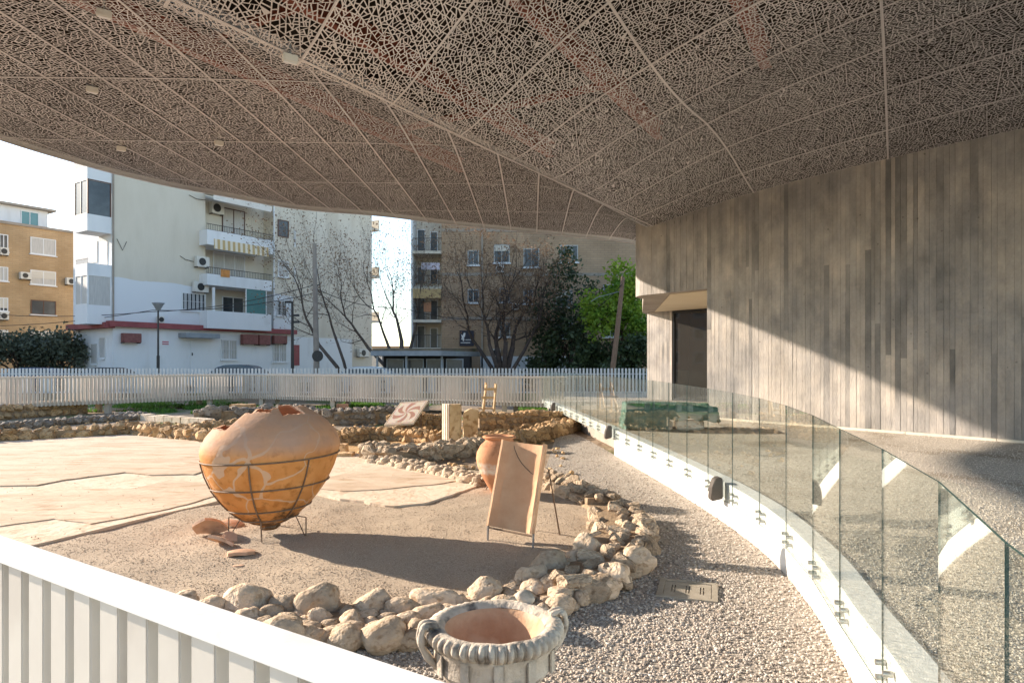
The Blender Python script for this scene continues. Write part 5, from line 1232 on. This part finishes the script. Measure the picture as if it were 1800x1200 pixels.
# left side with projecting balconies
LD = Vector((-.829, .559, 0)); LN = Vector((-.559, -.829, 0)); F3 = Facade(C2, (LD.x, LD.y), (LN.x, LN.y))
F3.box(0, .3, 5.4, TOP, -.02, .02).build('side_wall', M['plaster'], b2)
def side_balcony(r, glaze=None, rail=None, pane='glass_dark', fr='brown_frame', out=1.5):
    px0, py0, px1, py1 = r; u1_, z0, u0_, z1 = F3.rect(px0, py0, px1, py1, out); u0, u1 = min(u0_, u1_), max(u0_, u1_); u0 = max(u0, .05)
    o = F3.box(u0, z0, u1, z0 + .16, .03, out).build('balcony', M['plaster'], b2); F3.box(u0, z0 + .16, u1, z1, out - .1, out).build('parapet', M['plaster'], o)
    for e in (u0, u1 - .1): F3.box(e, z0 + .16, e + .1, z1, .03, out - .1).build('parapet_end', M['plaster'], o)
    if rail: F3.railing(o, u0, u1, z1, z1 + rail, out - .02)
    if glaze:
        zt = z1 + glaze
        g = F3.box(u0 + .02, z1, u1, zt, out - .07, out - .03).build('glazing', M[pane], o); F3.box(u0 + .02, z1, u0 + .05, zt, .05, out - .08).build('glazing_end', M[pane], o); mb = MB()
        for c in (u0, u0 + (u1 - u0) * .5, u1 - .06): F3.box(c, z1, c + .06, zt, out - .09, out, mb)
        for z in (z1, zt - .07): F3.box(u0, z, u1, z + .07, out - .095, out + .005, mb)
        F3.box(u0 - .01, z1, u0 + .05, zt, .03, .1, mb); F3.box(u0 - .01, zt - .07, u0 + .05, zt, .03, out, mb); mb.build('glazing_frame', M[fr], o)
side_balcony((131, 289, 192, 313), None, .5); side_balcony((131, 373, 192, 403), 2.25, None, 'glass_dark', 'brown_frame'); side_balcony((132, 460, 192, 482), None, .3); side_balcony((132, 534, 193, 568), 1.95, None, 'curtain', 'white_frame')
for r in ((158, 425, 172, 462), (176, 424, 190, 470)): 
    u1_, z0, u0_, z1 = F3.rect(*r); F3.box(min(u0_, u1_), z0, max(u0_, u1_), z1, .02, .05).build('balcony_door', M['curtain'], b2)
F3.box(-.4, zband - .1, 5.2, zband + .26, .003, .6).build('awning_band', M['red_band'], b2)
F3.window(b2, (160, 603, 172, 640), mull=0, pane='curtain'); F3.window(b2, (176, 592, 186, 630), mull=0, pane='curtain')
# cables on the gable
for pl in (((205, 420), (215, 440), (222, 425)), ((316, 450), (325, 456), (340, 460)), ((332, 343), (345, 350), (361, 352))): MB().tube([F2.pt(*F2.uz(*p), .04) for p in pl], .02, 5).build('cable', M['wire'], b2)
# wall sign with red lettering (too small in the photo to read)
u0, z0, u1, z1 = F2.rect(273, 596, 297, 610, .14); sg = thing('wall_sign', F2.pt((u0 + u1) / 2, z0, .14), 'small white sign with two lines of red lettering beside the street lamp', 'sign')
F2.box(u0, z0, u1, z1, .12, .15).build('plate', M['white_frame'], sg); M['red_ink'] = mat('red_ink', (.45, .06, .10), None)
for row in range(2):
    x = u0 + (u1 - u0) * .5
    for k in range(7):
        wl = (u1 - u0) * .055; F2.box(x, z1 - (z1 - z0) * (.42 + .27 * row), x + wl, z1 - (z1 - z0) * (.25 + .27 * row), .15, .154).build('letter', M['red_ink'], sg); x += wl * 1.25

# --- adjoining beige wing
PW = F2.pt(uC, 0, -.55); F4 = Facade((PW.x, PW.y), (GD.x, GD.y), (GN.x, GN.y)); b3 = thing('beige_apartment_wing', (PW.x, PW.y, .5), 'plain beige rendered apartment wing between balcony block and bare tree', 'building')
uD = F4.uz(618, 500)[0]; uE = F4.uz(659, 500)[0]
body(F4, b3, .01, uD, 5, .3, TOP + 1.5, M['plaster_cream']); body(F4, b3, uD, uE, 5, .3, TOP + 1.5, M['plaster_cream'], 'rear_wall', -.4)
body(F4, b3, .02, uD - .02, .3, .3, F4.uz(517, 592)[1], M['plaster'], 'ground_floor', .1)
u0, z0, u1, z1 = F4.rect(514, 606, 526, 642, .1); F4.box(u0, z0, u1, z1, .1, .14).build('door', M['red_band'], b3)
for r in ((516, 406, 519, 434), (516, 470, 519, 496)): F4.window(b3, r, mull=0, sill=False)
F4.ac(b3, (631, 613, 648, 627), out=-.4)
for (y0, y1) in ((388, 402), (470, 486), (556, 566)):
    u0, z0, u1, z1 = F4.rect(655, y0, 662, y1); o = F4.box(uE, z0, uE + 1.1, z0 + .2, -4, -.5).build('balcony', M['plaster_cream'], b3); F4.box(uE + 1.0, z0 + .2, uE + 1.1, z0 + 1.1, -4, -.5).build('parapet', M['plaster_cream'], o)

# --- brown brick block behind the trees
F5 = Facade((-7.1, 48), (1, 0), (0, -1)); b4 = thing('brown_brick_apartment_block', (-1, 48, .5), 'brown brick apartment block behind the bare tree, with balconies on its left end', 'building')
XL = F5.uz(776, 500)[0]; XR = 20.0; T4 = 15.5
body(F5, b4, XL, XR, 9, .3, T4, M['brick_brown']); body(F5, b4, 0, XL, 7.4, .3, T4, M['plaster_cream'], 'balcony_wall', -1.6); F5.box(0, .3, .15, T4, -1.6, .0).build('side_fin', M['plaster'], b4)
for (y0, y1) in ((447, 432), (512, 500), (567, 556), (616, 606)):
    z = F5.uz(745, y0)[1]; o = F5.box(.15, z, XL, z + .2, -1.6, .35).build('balcony', M['plaster_cream'], b4); F5.railing(o, .16, XL - .02, z + .2, z + 1.1, .3)
    f6 = Facade((-7.1, 49.6), (1, 0), (0, -1)); yy = y0; f6.window(b4, (733, yy - 44, 748, yy - 4), mull=0, sill=False); f6.window(b4, (756, yy - 40, 770, yy - 4), mull=0, sill=False)
awning(F5, b4, (726, 508, 775, 524), -.6, .8, .5, 'stripe')
for r, kw in (((920, 437, 948, 470), dict(mull=1)), ((984, 431, 1016, 461), dict(mull=2)), ((878, 506, 897, 531), {}), ((920, 508, 937, 534), {}), ((977, 510, 1006, 540), dict(shut=.4)), ((977, 566, 1006, 594), {}), ((868, 430, 896, 462), dict(shut=.3)), ((878, 566, 897, 592), {}), ((1060, 500, 1086, 530), {}), ((1060, 566, 1086, 592), {}), ((822, 440, 842, 466), {}), ((822, 508, 842, 532), {})): F5.window(b4, r, frame='grey_frame', **kw)
for r in ((872, 467, 886, 480), (864, 613, 880, 627), (900, 534, 912, 545), (1078, 600, 1094, 614)): F5.ac(b4, r)
u0, z0, u1, z1 = F5.rect(845, 626, 1010, 660); F5.box(u0, .3, u1, z1, .003, .12).build('ground_floor', M['plaster'], b4)
for r in ((867, 632, 884, 655), (925, 630, 945, 655), (962, 632, 980, 655)): F5.window(b4, r, out=.12, sill=False)
F5.box(F5.uz(846, 500)[0], .5, F5.uz(846, 500)[0] + .12, T4, .003, .12).build('downpipe', M['concrete'], b4)
for z in (5.2, 8.3, 11.4): F5.box(XL + .02, z, XR, z + .22, .003, .03).build('floor_band', M['concrete'], b4)
# banner sign on the brick
u0, z0, u1, z1 = F5.rect(808, 581, 833, 608); bn = thing('wall_banner', F5.pt((u0 + u1) / 2, z0, .1), 'dark wall banner with white figure and pale lettering lines on brown brick', 'sign')
M['banner'] = mat('dark_banner', (.02, .022, .04), None, rough=.6); F5.box(u0, z0, u1, z1, .05, .09).build('board', M['banner'], bn); w_, h_ = u1 - u0, z1 - z0
vs_ = [F5.pt(u0 + w_ * a, z0 + h_ * b, .094) for a, b in ((.10, .78), (.22, .68), (.30, .86), (.42, .84), (.38, .62), (.30, .54), (.36, .40), (.26, .30), (.18, .44), (.10, .40), (.16, .56))]
MB().add(vs_ + [v + Vector((0, -.006, 0)) for v in vs_], [tuple(range(11, 22))] + [(k, (k + 1) % 11, 11 + (k + 1) % 11, 11 + k) for k in range(11)]).build('figure', M['white_frame'], bn)
for (a, b, c, d) in ((.42, .37, .82, .43), (.08, .18, .78, .25)):
    x = a
    while x < c - .02: F5.box(u0 + w_ * x, z0 + h_ * b, u0 + w_ * min(c, x + .045), z0 + h_ * d, .09, .096).build('letter', M['white_frame'], bn); x += .062
# --- low kiosk
ks = thing('kiosk', (-5.2, 43.5, .55), 'low dark kiosk with flat mossy roof beneath the bare trees', 'kiosk')
KX0, KX1, KY = -8.7, -2.2, 42.0
MB().prism([(KX0, KY), (-4.3, KY - .3), (KX1 + .1, KY + 2.6), (KX1, KY + 4), (KX0 + .4, KY + 4)], 2.62, lambda x, y: 2.92 + .0 * x).build('fascia', M['zinc'], ks)
MB().prism([(KX0 + .1, KY + .1), (-4.3, KY - .2), (KX1, KY + 2.6), (KX1 - .1, KY + 3.9), (KX0 + .5, KY + 3.9)], 2.921, lambda x, y: 3.05 + .03 * (y - KY)).build('roof', M['moss_roof'], ks)
MB().box(KX0 + .6, KY + 1.0, .55, KX1 - .5, KY + 3.8, 2.62).build('wall', M['dark_interior'], ks)
for x in (KX0 + .3, -6.6, -4.4): MB().box(x, KY + .2, .55, x + .12, KY + .32, 2.62).build('post', M['zinc'], ks)
for k in range(4): x = KX0 + .8 + k * 1.25; w_ = MB().box(x, KY + .93, 1.3, x + 1.1, KY + .99, 2.45).build('window', M['zinc'], ks); MB().box(x + .07, KY + .92, 1.37, x + 1.03, KY + .928, 2.38).build('pane', M['glass_dark'], w_)
# far haze of buildings behind the gap between the wings
fb = thing('distant_house', (-14, 95, .5), 'pale distant house glimpsed through the gap behind the bare left tree', 'building')
MB().box(-19, 92, .5, -10, 100, 4.4).build('wall', M['plaster_cream'], fb); MB().prism([(-19.4, 91.6), (-9.6, 91.6), (-9.6, 100.4), (-19.4, 100.4)], 4.4, lambda x, y: 4.5 + .25 * (4.4 - abs(y - 96))).build('roof', M['red_steel'], fb)
for k in range(3):
    x = -17.6 + k * 2.6; w_ = MB().box(x, 91.93, 2.2, x + 1, 91.99, 3.5).build('window', M['white_frame'], fb); MB().box(x + .1, 91.92, 2.3, x + .9, 91.929, 3.4).build('pane', M['glass_dark'], w_)

# ================================================================== STREET FURNITURE, CARS, TREES
def base_pt(px, Y, z=.56): return Vector(((px - 900) / F * Y, Y, z))
p = base_pt(278, 41.6); sl_ = thing('street_lamp', p, 'slim dark street lamp with cone head in front of the white gable', 'street lamp'); zt = EYE - (546 - HZ) / F * 41.6
MB().tube([p, (p.x, p.y, 2.6), (p.x, p.y, 2.65), (p.x, p.y, zt)], [.09, .09, .06, .05], 10).build('post', M['black'], sl_)
MB().lathe([(.05, 0), (.12, .05), (.30, .38), (.36, .44), (.37, .47), (.20, .50), (.01, .52)], 20, (p.x, p.y, zt)).build('lamp_head', M['zinc'], sl_, smooth=True)
MB().lathe([(.06, .08), (.26, .36), (.26, .37), (.02, .37)], 16, (p.x, p.y, zt + .06)).build('diffuser', M['curtain'], sl_)
p = base_pt(557, 41.8); up = thing('utility_pole', p, 'tall grey concrete utility pole carrying cables between the apartment wings', 'pole'); zt = EYE - (428 - HZ) / F * 41.8
MB().tube([p, (p.x - .15, p.y, zt)], [.19, .12], 10).build('shaft', M['concrete_pole'], up); MB().tube([(p.x - .35, p.y, zt - 2.5), (p.x + .15, p.y, zt - 2.55)], .03).build('crossarm', M['black'], up)
MB().lathe([(.01, 0), (.34, 0), (.34, .03), (.01, .03)], 20, (0, 0, 0)).build('road_sign', M['black'], up).matrix_basis = Matrix.Translation((p.x + .1, p.y - .18, 2.6)) @ Matrix.Rotation(R(90), 4, 'X')
p = base_pt(514, 41.2); bp = thing('camera_pole', p, 'black steel pole with small surveillance cameras at the corner of the white block', 'pole'); zt = EYE - (530 - HZ) / F * 41.2
MB().tube([p, (p.x, p.y, zt)], [.11, .07], 10).build('post', M['black'], bp)
for (dz, sx) in ((-.1, -1), (-.9, 1), (-1.3, 1)): MB().obox((p.x + sx * .1, p.y - .1, zt + dz), (sx * .3, -.1, 0), (.05, .12, 0), (0, 0, .13)).build('camera_head', M['black'], bp)
a = P(1072, 660, 39.5); b_ = P(1095, 487, 40.3); a.z = .5; wp = thing('leaning_pole', a, 'leaning brown wooden pole in front of the green trees', 'pole')
MB().tube([a, a.lerp(b_, .5) + Vector((.03, 0, 0)), b_], [.17, .15, .12], 10).build('shaft', M['pole_wood'], wp)
MB().tube([b_ + Vector((0, -.05, -.8)), b_ + Vector((-1.5, -.1, -1.2)), b_ + Vector((-1.9, -.1, -1.45))], .02).build('bracket', M['steel'], wp)
def wire(pts, lab, r=.022):
    pts = [P(*q) for q in pts]; out = []
    for a, b in zip(pts, pts[1:]):
        for k in range(8):
            t = k / 8; q = a.lerp(b, t); q.z -= .35 * 4 * t * (1 - t); out.append(q)
    out.append(pts[-1]); tag(MB().tube(out, r, 5).build('overhead_cable', M['wire']), lab, 'cable', 'overhead cables')
wire(((555, 500, 41.8), (262, 548, 43), (-80, 546, 50)), 'overhead cable from the grey utility pole across the white block, upper one')
wire(((557, 514, 41.8), (268, 545, 43.2), (-80, 572, 50)), 'overhead cable from the grey utility pole sagging lower to the left')
wire(((557, 508, 41.8), (700, 540, 44), (900, 560, 47)), 'overhead cable running right from the utility pole behind the bare trees')
wire(((1093, 500, 40), (1010, 560, 44), (850, 590, 47)), 'overhead cable from the leaning wooden pole down towards the banner')
# cars
def car(px, Y, lab, paint, Ln=4.1, roof=1.45, face=1):
    p = base_pt(px, Y); t = thing('parked_car', p, lab, 'car', 'cars parked along the street')
    prof = [(-.5, .28), (-.5, .62), (-.485, .78), (-.33, .90), (-.20, 1.30), (-.10, 1.43), (.12, 1.45), (.28, 1.36), (.43, .98), (.495, .88), (.5, .6), (.5, .28)]
    prof = [(x * Ln * face, z * roof / 1.45) for x, z in prof]; vs_ = []; n = len(prof)
    ws = [.80, .84, .84, .82, .70, .62, .62, .68, .82, .83, .84, .80]
    for s in (-1, 1):
        for (x, z), wdd in zip(prof, ws): vs_.append((p.x + x, p.y + s * wdd, p.z + z))
    fs = [tuple(range(n)), tuple(range(2 * n - 1, n - 1, -1))] + [(k, n + k, n + (k + 1) % n, (k + 1) % n) for k in range(n)]
    MB().add(vs_, fs).build('body', paint, t, bevel=.05, angle=40)
    for s in (-1, 1):
        for (x0, x1) in ((-.235, -.06), (-.04, .17), (.19, .33)):
            zt = roof * .92; q = [(x0 - .05 if x0 < -.2 else x0, .93), (x1, .93), (x1 - (.05 if x1 > .3 else 0), zt / 1.0 * .97), (x0 + (.045 if x0 < -.2 else 0), zt * .97)]
            vs2 = [(p.x + x * Ln * face, p.y + s * (.835 - (z - .93) * .30), p.z + z) for x, z in q]; vs3 = [(x, y + s * .02, z) for x, y, z in vs2]
            MB().add(vs2 + vs3, [(0, 1, 2, 3), (7, 6, 5, 4), (0, 4, 5, 1), (1, 5, 6, 2), (2, 6, 7, 3), (3, 7, 4, 0)]).build('side_window', M['glass_dark'], t)
        for x in (-.31, .31):
            w = MB().tube([(p.x + x * Ln, p.y + s * .66, p.z + .31), (p.x + x * Ln, p.y + s * .87, p.z + .31)], .31, 20).build('wheel', M['black'], t, angle=40); MB().tube([(p.x + x * Ln, p.y + s * .86, p.z + .31), (p.x + x * Ln, p.y + s * .885, p.z + .31)], .19, 14).build('rim', M['steel'], w)
        MB().box(p.x + face * Ln * .485 - .04, p.y + s * .6 - .14, p.z + .62, p.x + face * Ln * .485 + .06, p.y + s * .6 + .14, p.z + .76).build('headlight', M['curtain'], t, bevel=.02)
def paint(name, c): return mat(name, c, None, rough=.25, metal=.3, spec=.6)
car(414, 40.2, 'dark blue grey car parked behind the fence before the white doors', paint('blue_grey_paint', (.05, .07, .095)), 4.2, 1.52)
car(196, 40.4, 'black car parked behind the fence left of the street lamp', paint('black_paint', (.02, .022, .026)), 4.0, 1.36, -1)
car(640, 40.3, 'silver car parked behind the fence right of the utility pole', paint('silver_paint', (.45, .47, .50)), 4.2, 1.42)
car(60, 40.4, 'navy blue car parked behind the fence at the far left', paint('navy_paint', (.03, .045, .10)), 4.2, 1.36)

# trees
def branch(mb, tips, p, d, L_, r, depth, spread=.55, upb=.15, wig=.14):
    pts = [p]; rads = [r]; q = p.copy(); dd = d.copy(); K = 4
    for k in range(K):
        dd = (dd + Vector((random.gauss(0, wig), random.gauss(0, wig), random.gauss(0, wig) + upb * .3))).normalized(); q = q + dd * L_ / K; pts.append(q.copy()); rads.append(r * (1 - .38 * (k + 1) / K))
    mb.tube(pts, rads, 6 if r > .05 else 4 if r > .02 else 3, False)
    if depth == 0: tips.append((q, dd)); return
    n = 2 if depth > 3 else random.choice((2, 3))
    for k in range(n):
        ax = dd.cross(Vector((random.gauss(0, 1), random.gauss(0, 1), random.gauss(0, 1)))).normalized(); nd_ = (Quaternion(ax, random.uniform(.25, spread) * (1 if k else .6)) @ dd); nd_ = (nd_ + Vector((0, 0, upb))).normalized()
        branch(mb, tips, q, nd_, L_ * random.uniform(.68, .88), rads[-1] * (.86 if k == 0 else .68), depth - 1, spread, upb, wig)
    if depth >= 2:
        for k in range(3):
            j = random.randint(1, K - 1); ax = dd.cross(Vector((random.gauss(0, 1), random.gauss(0, 1), random.gauss(0, 1)))).normalized(); nd_ = Quaternion(ax, random.uniform(.6, 1.1)) @ dd
            branch(mb, tips, pts[j], nd_, L_ * .55, rads[j] * .42, max(0, depth - 2), spread, upb, wig)
def leaves(pts, n_each, rad, size, m, name, par, flat=.5, elong=1.6):
    pts = np.array([tuple(p) for p in pts]); N_ = len(pts) * n_each; c = np.repeat(pts, n_each, 0) + rng.normal(0, 1, (N_, 3)) * rad * np.array((1, 1, .8))
    a = rng.normal(0, 1, (N_, 3)); a /= np.linalg.norm(a, axis=1)[:, None]; b = np.cross(a, rng.normal(0, 1, (N_, 3))); b /= np.linalg.norm(b, axis=1)[:, None]; s = (size * rng.uniform(.6, 1.3, N_))[:, None]
    v = np.stack([c - a * s * elong * .5, c + b * s * .45, c + a * s * elong * .5, c - b * s * .45], 1).reshape(-1, 3); f = np.arange(N_ * 4).reshape(-1, 4)
    me = bpy.data.meshes.new(name); me.vertices.add(len(v)); me.vertices.foreach_set('co', v.ravel()); me.loops.add(f.size); me.loops.foreach_set('vertex_index', f.ravel()); me.polygons.add(N_); me.polygons.foreach_set('loop_start', np.arange(0, f.size, 4)); me.polygons.foreach_set('loop_total', np.full(N_, 4)); me.update(); me.materials.append(m)
    return link(name, me, par)
def bare_tree(px, Y, lab, leaders, depth, bark, nleaf, seed, base_r=.2):
    random.seed(seed); p = base_pt(px, Y); t = thing('bare_tree', p, lab, 'tree'); tr = MB(); br = MB(); tips = []
    for (dx, dy, L_, r) in leaders: 
        d = Vector((dx, dy, 1)).normalized(); st_ = [p + Vector((dx * .2, 0, -.1)), p + d * L_ * .45 + Vector((0, 0, .1)), p + d * L_]; tr.tube(st_, [r * 1.15, r, r * .85], 10); branch(br, tips, st_[-1] - d * .05, d, L_ * .72, r * .82, depth, .62, .12)
    tr.build('trunk', M[bark], t, smooth=True); br.build('branches', M[bark], t, smooth=True)
    if nleaf: leaves([q for q, _ in tips], nleaf, .2, .085, M['dryleaf'], 'dry_leaves', t)
bare_tree(885, 43.6, 'large multi-stemmed bare tree with rusty dry leaves before the brown brick block', ((-.16, 0, 2.6, .20), (.22, .1, 2.7, .20), (-.62, .1, 3.2, .13), (.05, -.1, 3.0, .17), (.55, 0, 2.8, .13), (-.32, -.2, 3.0, .14)), 5, 'bark_dark', 5, 3)
bare_tree(706, 47.5, 'slender bare tree in the sky gap between the two apartment blocks', ((.0, 0, 3.2, .17), (-.85, -.1, 3.6, .13), (.22, .1, 3.4, .12), (-.35, .1, 3.4, .12)), 6, 'bark', 1, 12)
bare_tree(618, 46.0, 'leaning bare tree with long left limbs in front of the beige wing', ((-.75, -.1, 3.6, .13), (-.35, .1, 3.8, .10)), 6, 'bark', 1, 23)
def crown_pts(c, rx, ry, rz, n, seed, lumps=7):
    r_ = np.random.default_rng(seed); out = []
    L_ = [(np.array(c) + r_.normal(0, .45, 3) * np.array((rx, ry, rz)), r_.uniform(.4, .65)) for _ in range(lumps)]
    for k in range(n):
        cc, s = L_[k % lumps]; v = r_.normal(0, 1, 3); v /= np.linalg.norm(v); out.append(cc + v * np.array((rx, ry, rz)) * s * r_.uniform(.55, 1.0))
    return out
def leafy_tree(px, Y, z0, z1, rx, lab, m, n, size, seed, bark='bark_dark', zbase=.55, lumps=9, cat='tree', name='leafy_tree', per=14, rad=.28):
    random.seed(seed); p = base_pt(px, Y, zbase); t = thing(name, p, lab, cat); c = (p.x, p.y, (z0 + z1) / 2); pts = crown_pts(c, rx, rx * .8, (z1 - z0) / 2, n, seed, lumps)
    mb = MB(); mb.tube([p, (p.x + .1, p.y, (p.z + z0) / 2), (p.x, p.y, (z0 + z1) / 2)], [.16, .13, .06], 8)
    for k in range(14): q = Vector(pts[random.randrange(len(pts))]); s = Vector((p.x, p.y, z0 + (z1 - z0) * random.uniform(.0, .4))); mb.tube([s, s.lerp(q, .5) + Vector((0, 0, .15)), q], [.05, .035, .012], 5)
    mb.build('trunk', M[bark], t, smooth=True); leaves(pts, per, rad, size, m, 'crown', t)
leafy_tree(1003, 45.2, 1.4, 8.9, 2.0, 'dark evergreen tree right of the large bare tree', M['leaf_dark'], 360, .17, 4, lumps=14)
leafy_tree(1092, 42.5, 4.0, 9.0, 1.7, 'bright yellow-green sunlit tree beside the concrete building', M['leaf_bright'], 420, .17, 8, lumps=12)
leafy_tree(1112, 41.5, 1.0, 4.2, 1.5, 'dark evergreen shrub below the yellow-green tree', M['leaf_dark'], 260, .18, 9, cat='shrub', name='leafy_shrub')
leafy_tree(1050, 44.0, .9, 4.0, 1.5, 'dark evergreen shrub between evergreen tree and leaning pole', M['leaf_dark'], 240, .18, 10, cat='shrub', name='leafy_shrub')
leafy_tree(950, 45.0, .8, 3.4, 1.2, 'low dark shrub at the foot of the dark evergreen tree', M['leaf_dark'], 140, .17, 14, cat='shrub', name='leafy_shrub')
leafy_tree(38, 46.5, 1.0, 4.6, 1.9, 'grey-green olive tree in front of the tan brick block, far left', M['leaf_olive'], 380, .17, 15, cat='tree', name='olive_tree')
leafy_tree(108, 46.8, .9, 4.2, 1.5, 'grey-green olive tree beside the corner of the balcony block', M['leaf_olive'], 300, .17, 16, cat='tree', name='olive_tree')
# grass tufts
def grass(name, polys, n, lab):
    c = []
    while len(c) < n:
        a = random.choice(polys); x = random.uniform(a[0], a[2]); y = random.uniform(a[1], a[3])
        if noise.noise((x * .6, y * .6, 5)) > -.15: c.append((x, y, ground_h(x, y)))
    c = np.array(c); N_ = len(c); h = rng.uniform(.06, .22, N_); an = rng.uniform(0, math.tau, N_); dx = np.cos(an) * .03; dy = np.sin(an) * .03; ln = rng.normal(0, .06, (N_, 2))
    v = np.stack([c + np.stack([-dx, -dy, 0 * dx - .02], 1), c + np.stack([dx, dy, 0 * dx - .02], 1), c + np.stack([ln[:, 0], ln[:, 1], h], 1)], 1).reshape(-1, 3)
    me = bpy.data.meshes.new(name); me.from_pydata(v.tolist(), [], np.arange(N_ * 3).reshape(-1, 3).tolist()); me.materials.append(M['grass']); o = struct(link(name, me), 'stuff'); o['label'] = lab
grass('grass_tufts', [(-19, 29.5, -13.5, 35), (-15, 28.8, -11, 32), (-27, 27, -20, 34), (.2, 25.8, 1.6, 33), (-9, 31, -4, 35.5)], 15000, 'green grass growing below and behind the walkways')

b5 = thing('added_reflection_block', (-56, 20, .5), 'unseen pink rendered block added left of the site for the dark glass door to mirror', 'building')  # added out of view, only to give the dark door glass a reflection
F7 = Facade((-56, 4), (0, 1), (1, 0)); M['pink'] = mat('pink_render', (.42, .27, .21), (.48, .32, .26), .5, .9); F7.box(0, .3, 30, 10.5, -8, 0).build('wall', M['pink'], b5)
for k in range(9):
    for z in (2.2, 5.2, 8.0):
        u = 1.5 + k * 3.2; w_ = F7.box(u, z, u + 1.4, z + 1.5, 0, .06).build('window', M['white_frame'], b5); F7.box(u + .1, z + .1, u + 1.3, z + 1.4, .06, .07).build('pane', M['glass_dark'], w_)


# washing on the balconies
def cloth(F_, r, out, c, lab):
    u0, z0, u1, z1 = F_.rect(*r, off=out); m = mat('cloth', c, tuple(x * .8 for x in c), 4, .9); n = 10; vs_ = []; fs = []
    for o in (0, .02):
        for j in range(6):
            for i in range(n + 1): vs_.append(F_.pt(u0 + (u1 - u0) * i / n, z0 + (z1 - z0) * j / 5, out + o + .03 * math.sin(i * 1.7) * (1 - j / 5)))
    for l in (0, 1):
        for j in range(5):
            for i in range(n): a = l * 6 * (n + 1) + j * (n + 1) + i; fs.append((a, a + 1, a + n + 2, a + n + 1))
    tag(MB().add(vs_, fs).build('laundry', m, smooth=True), lab, 'laundry')
cloth(F2, (388, 474, 404, 487), 1.03, (.62, .27, .08), 'orange cloth hanging on the middle balcony rail of the white block')
cloth(F5, (741, 462, 773, 474), .40, (.62, .58, .66), 'pale lilac sheet drying on an upper balcony of the brown brick block')
cloth(F5, (745, 532, 758, 548), .40, (.45, .22, .12), 'rust brown cloth drying below the striped awning of the brick block')
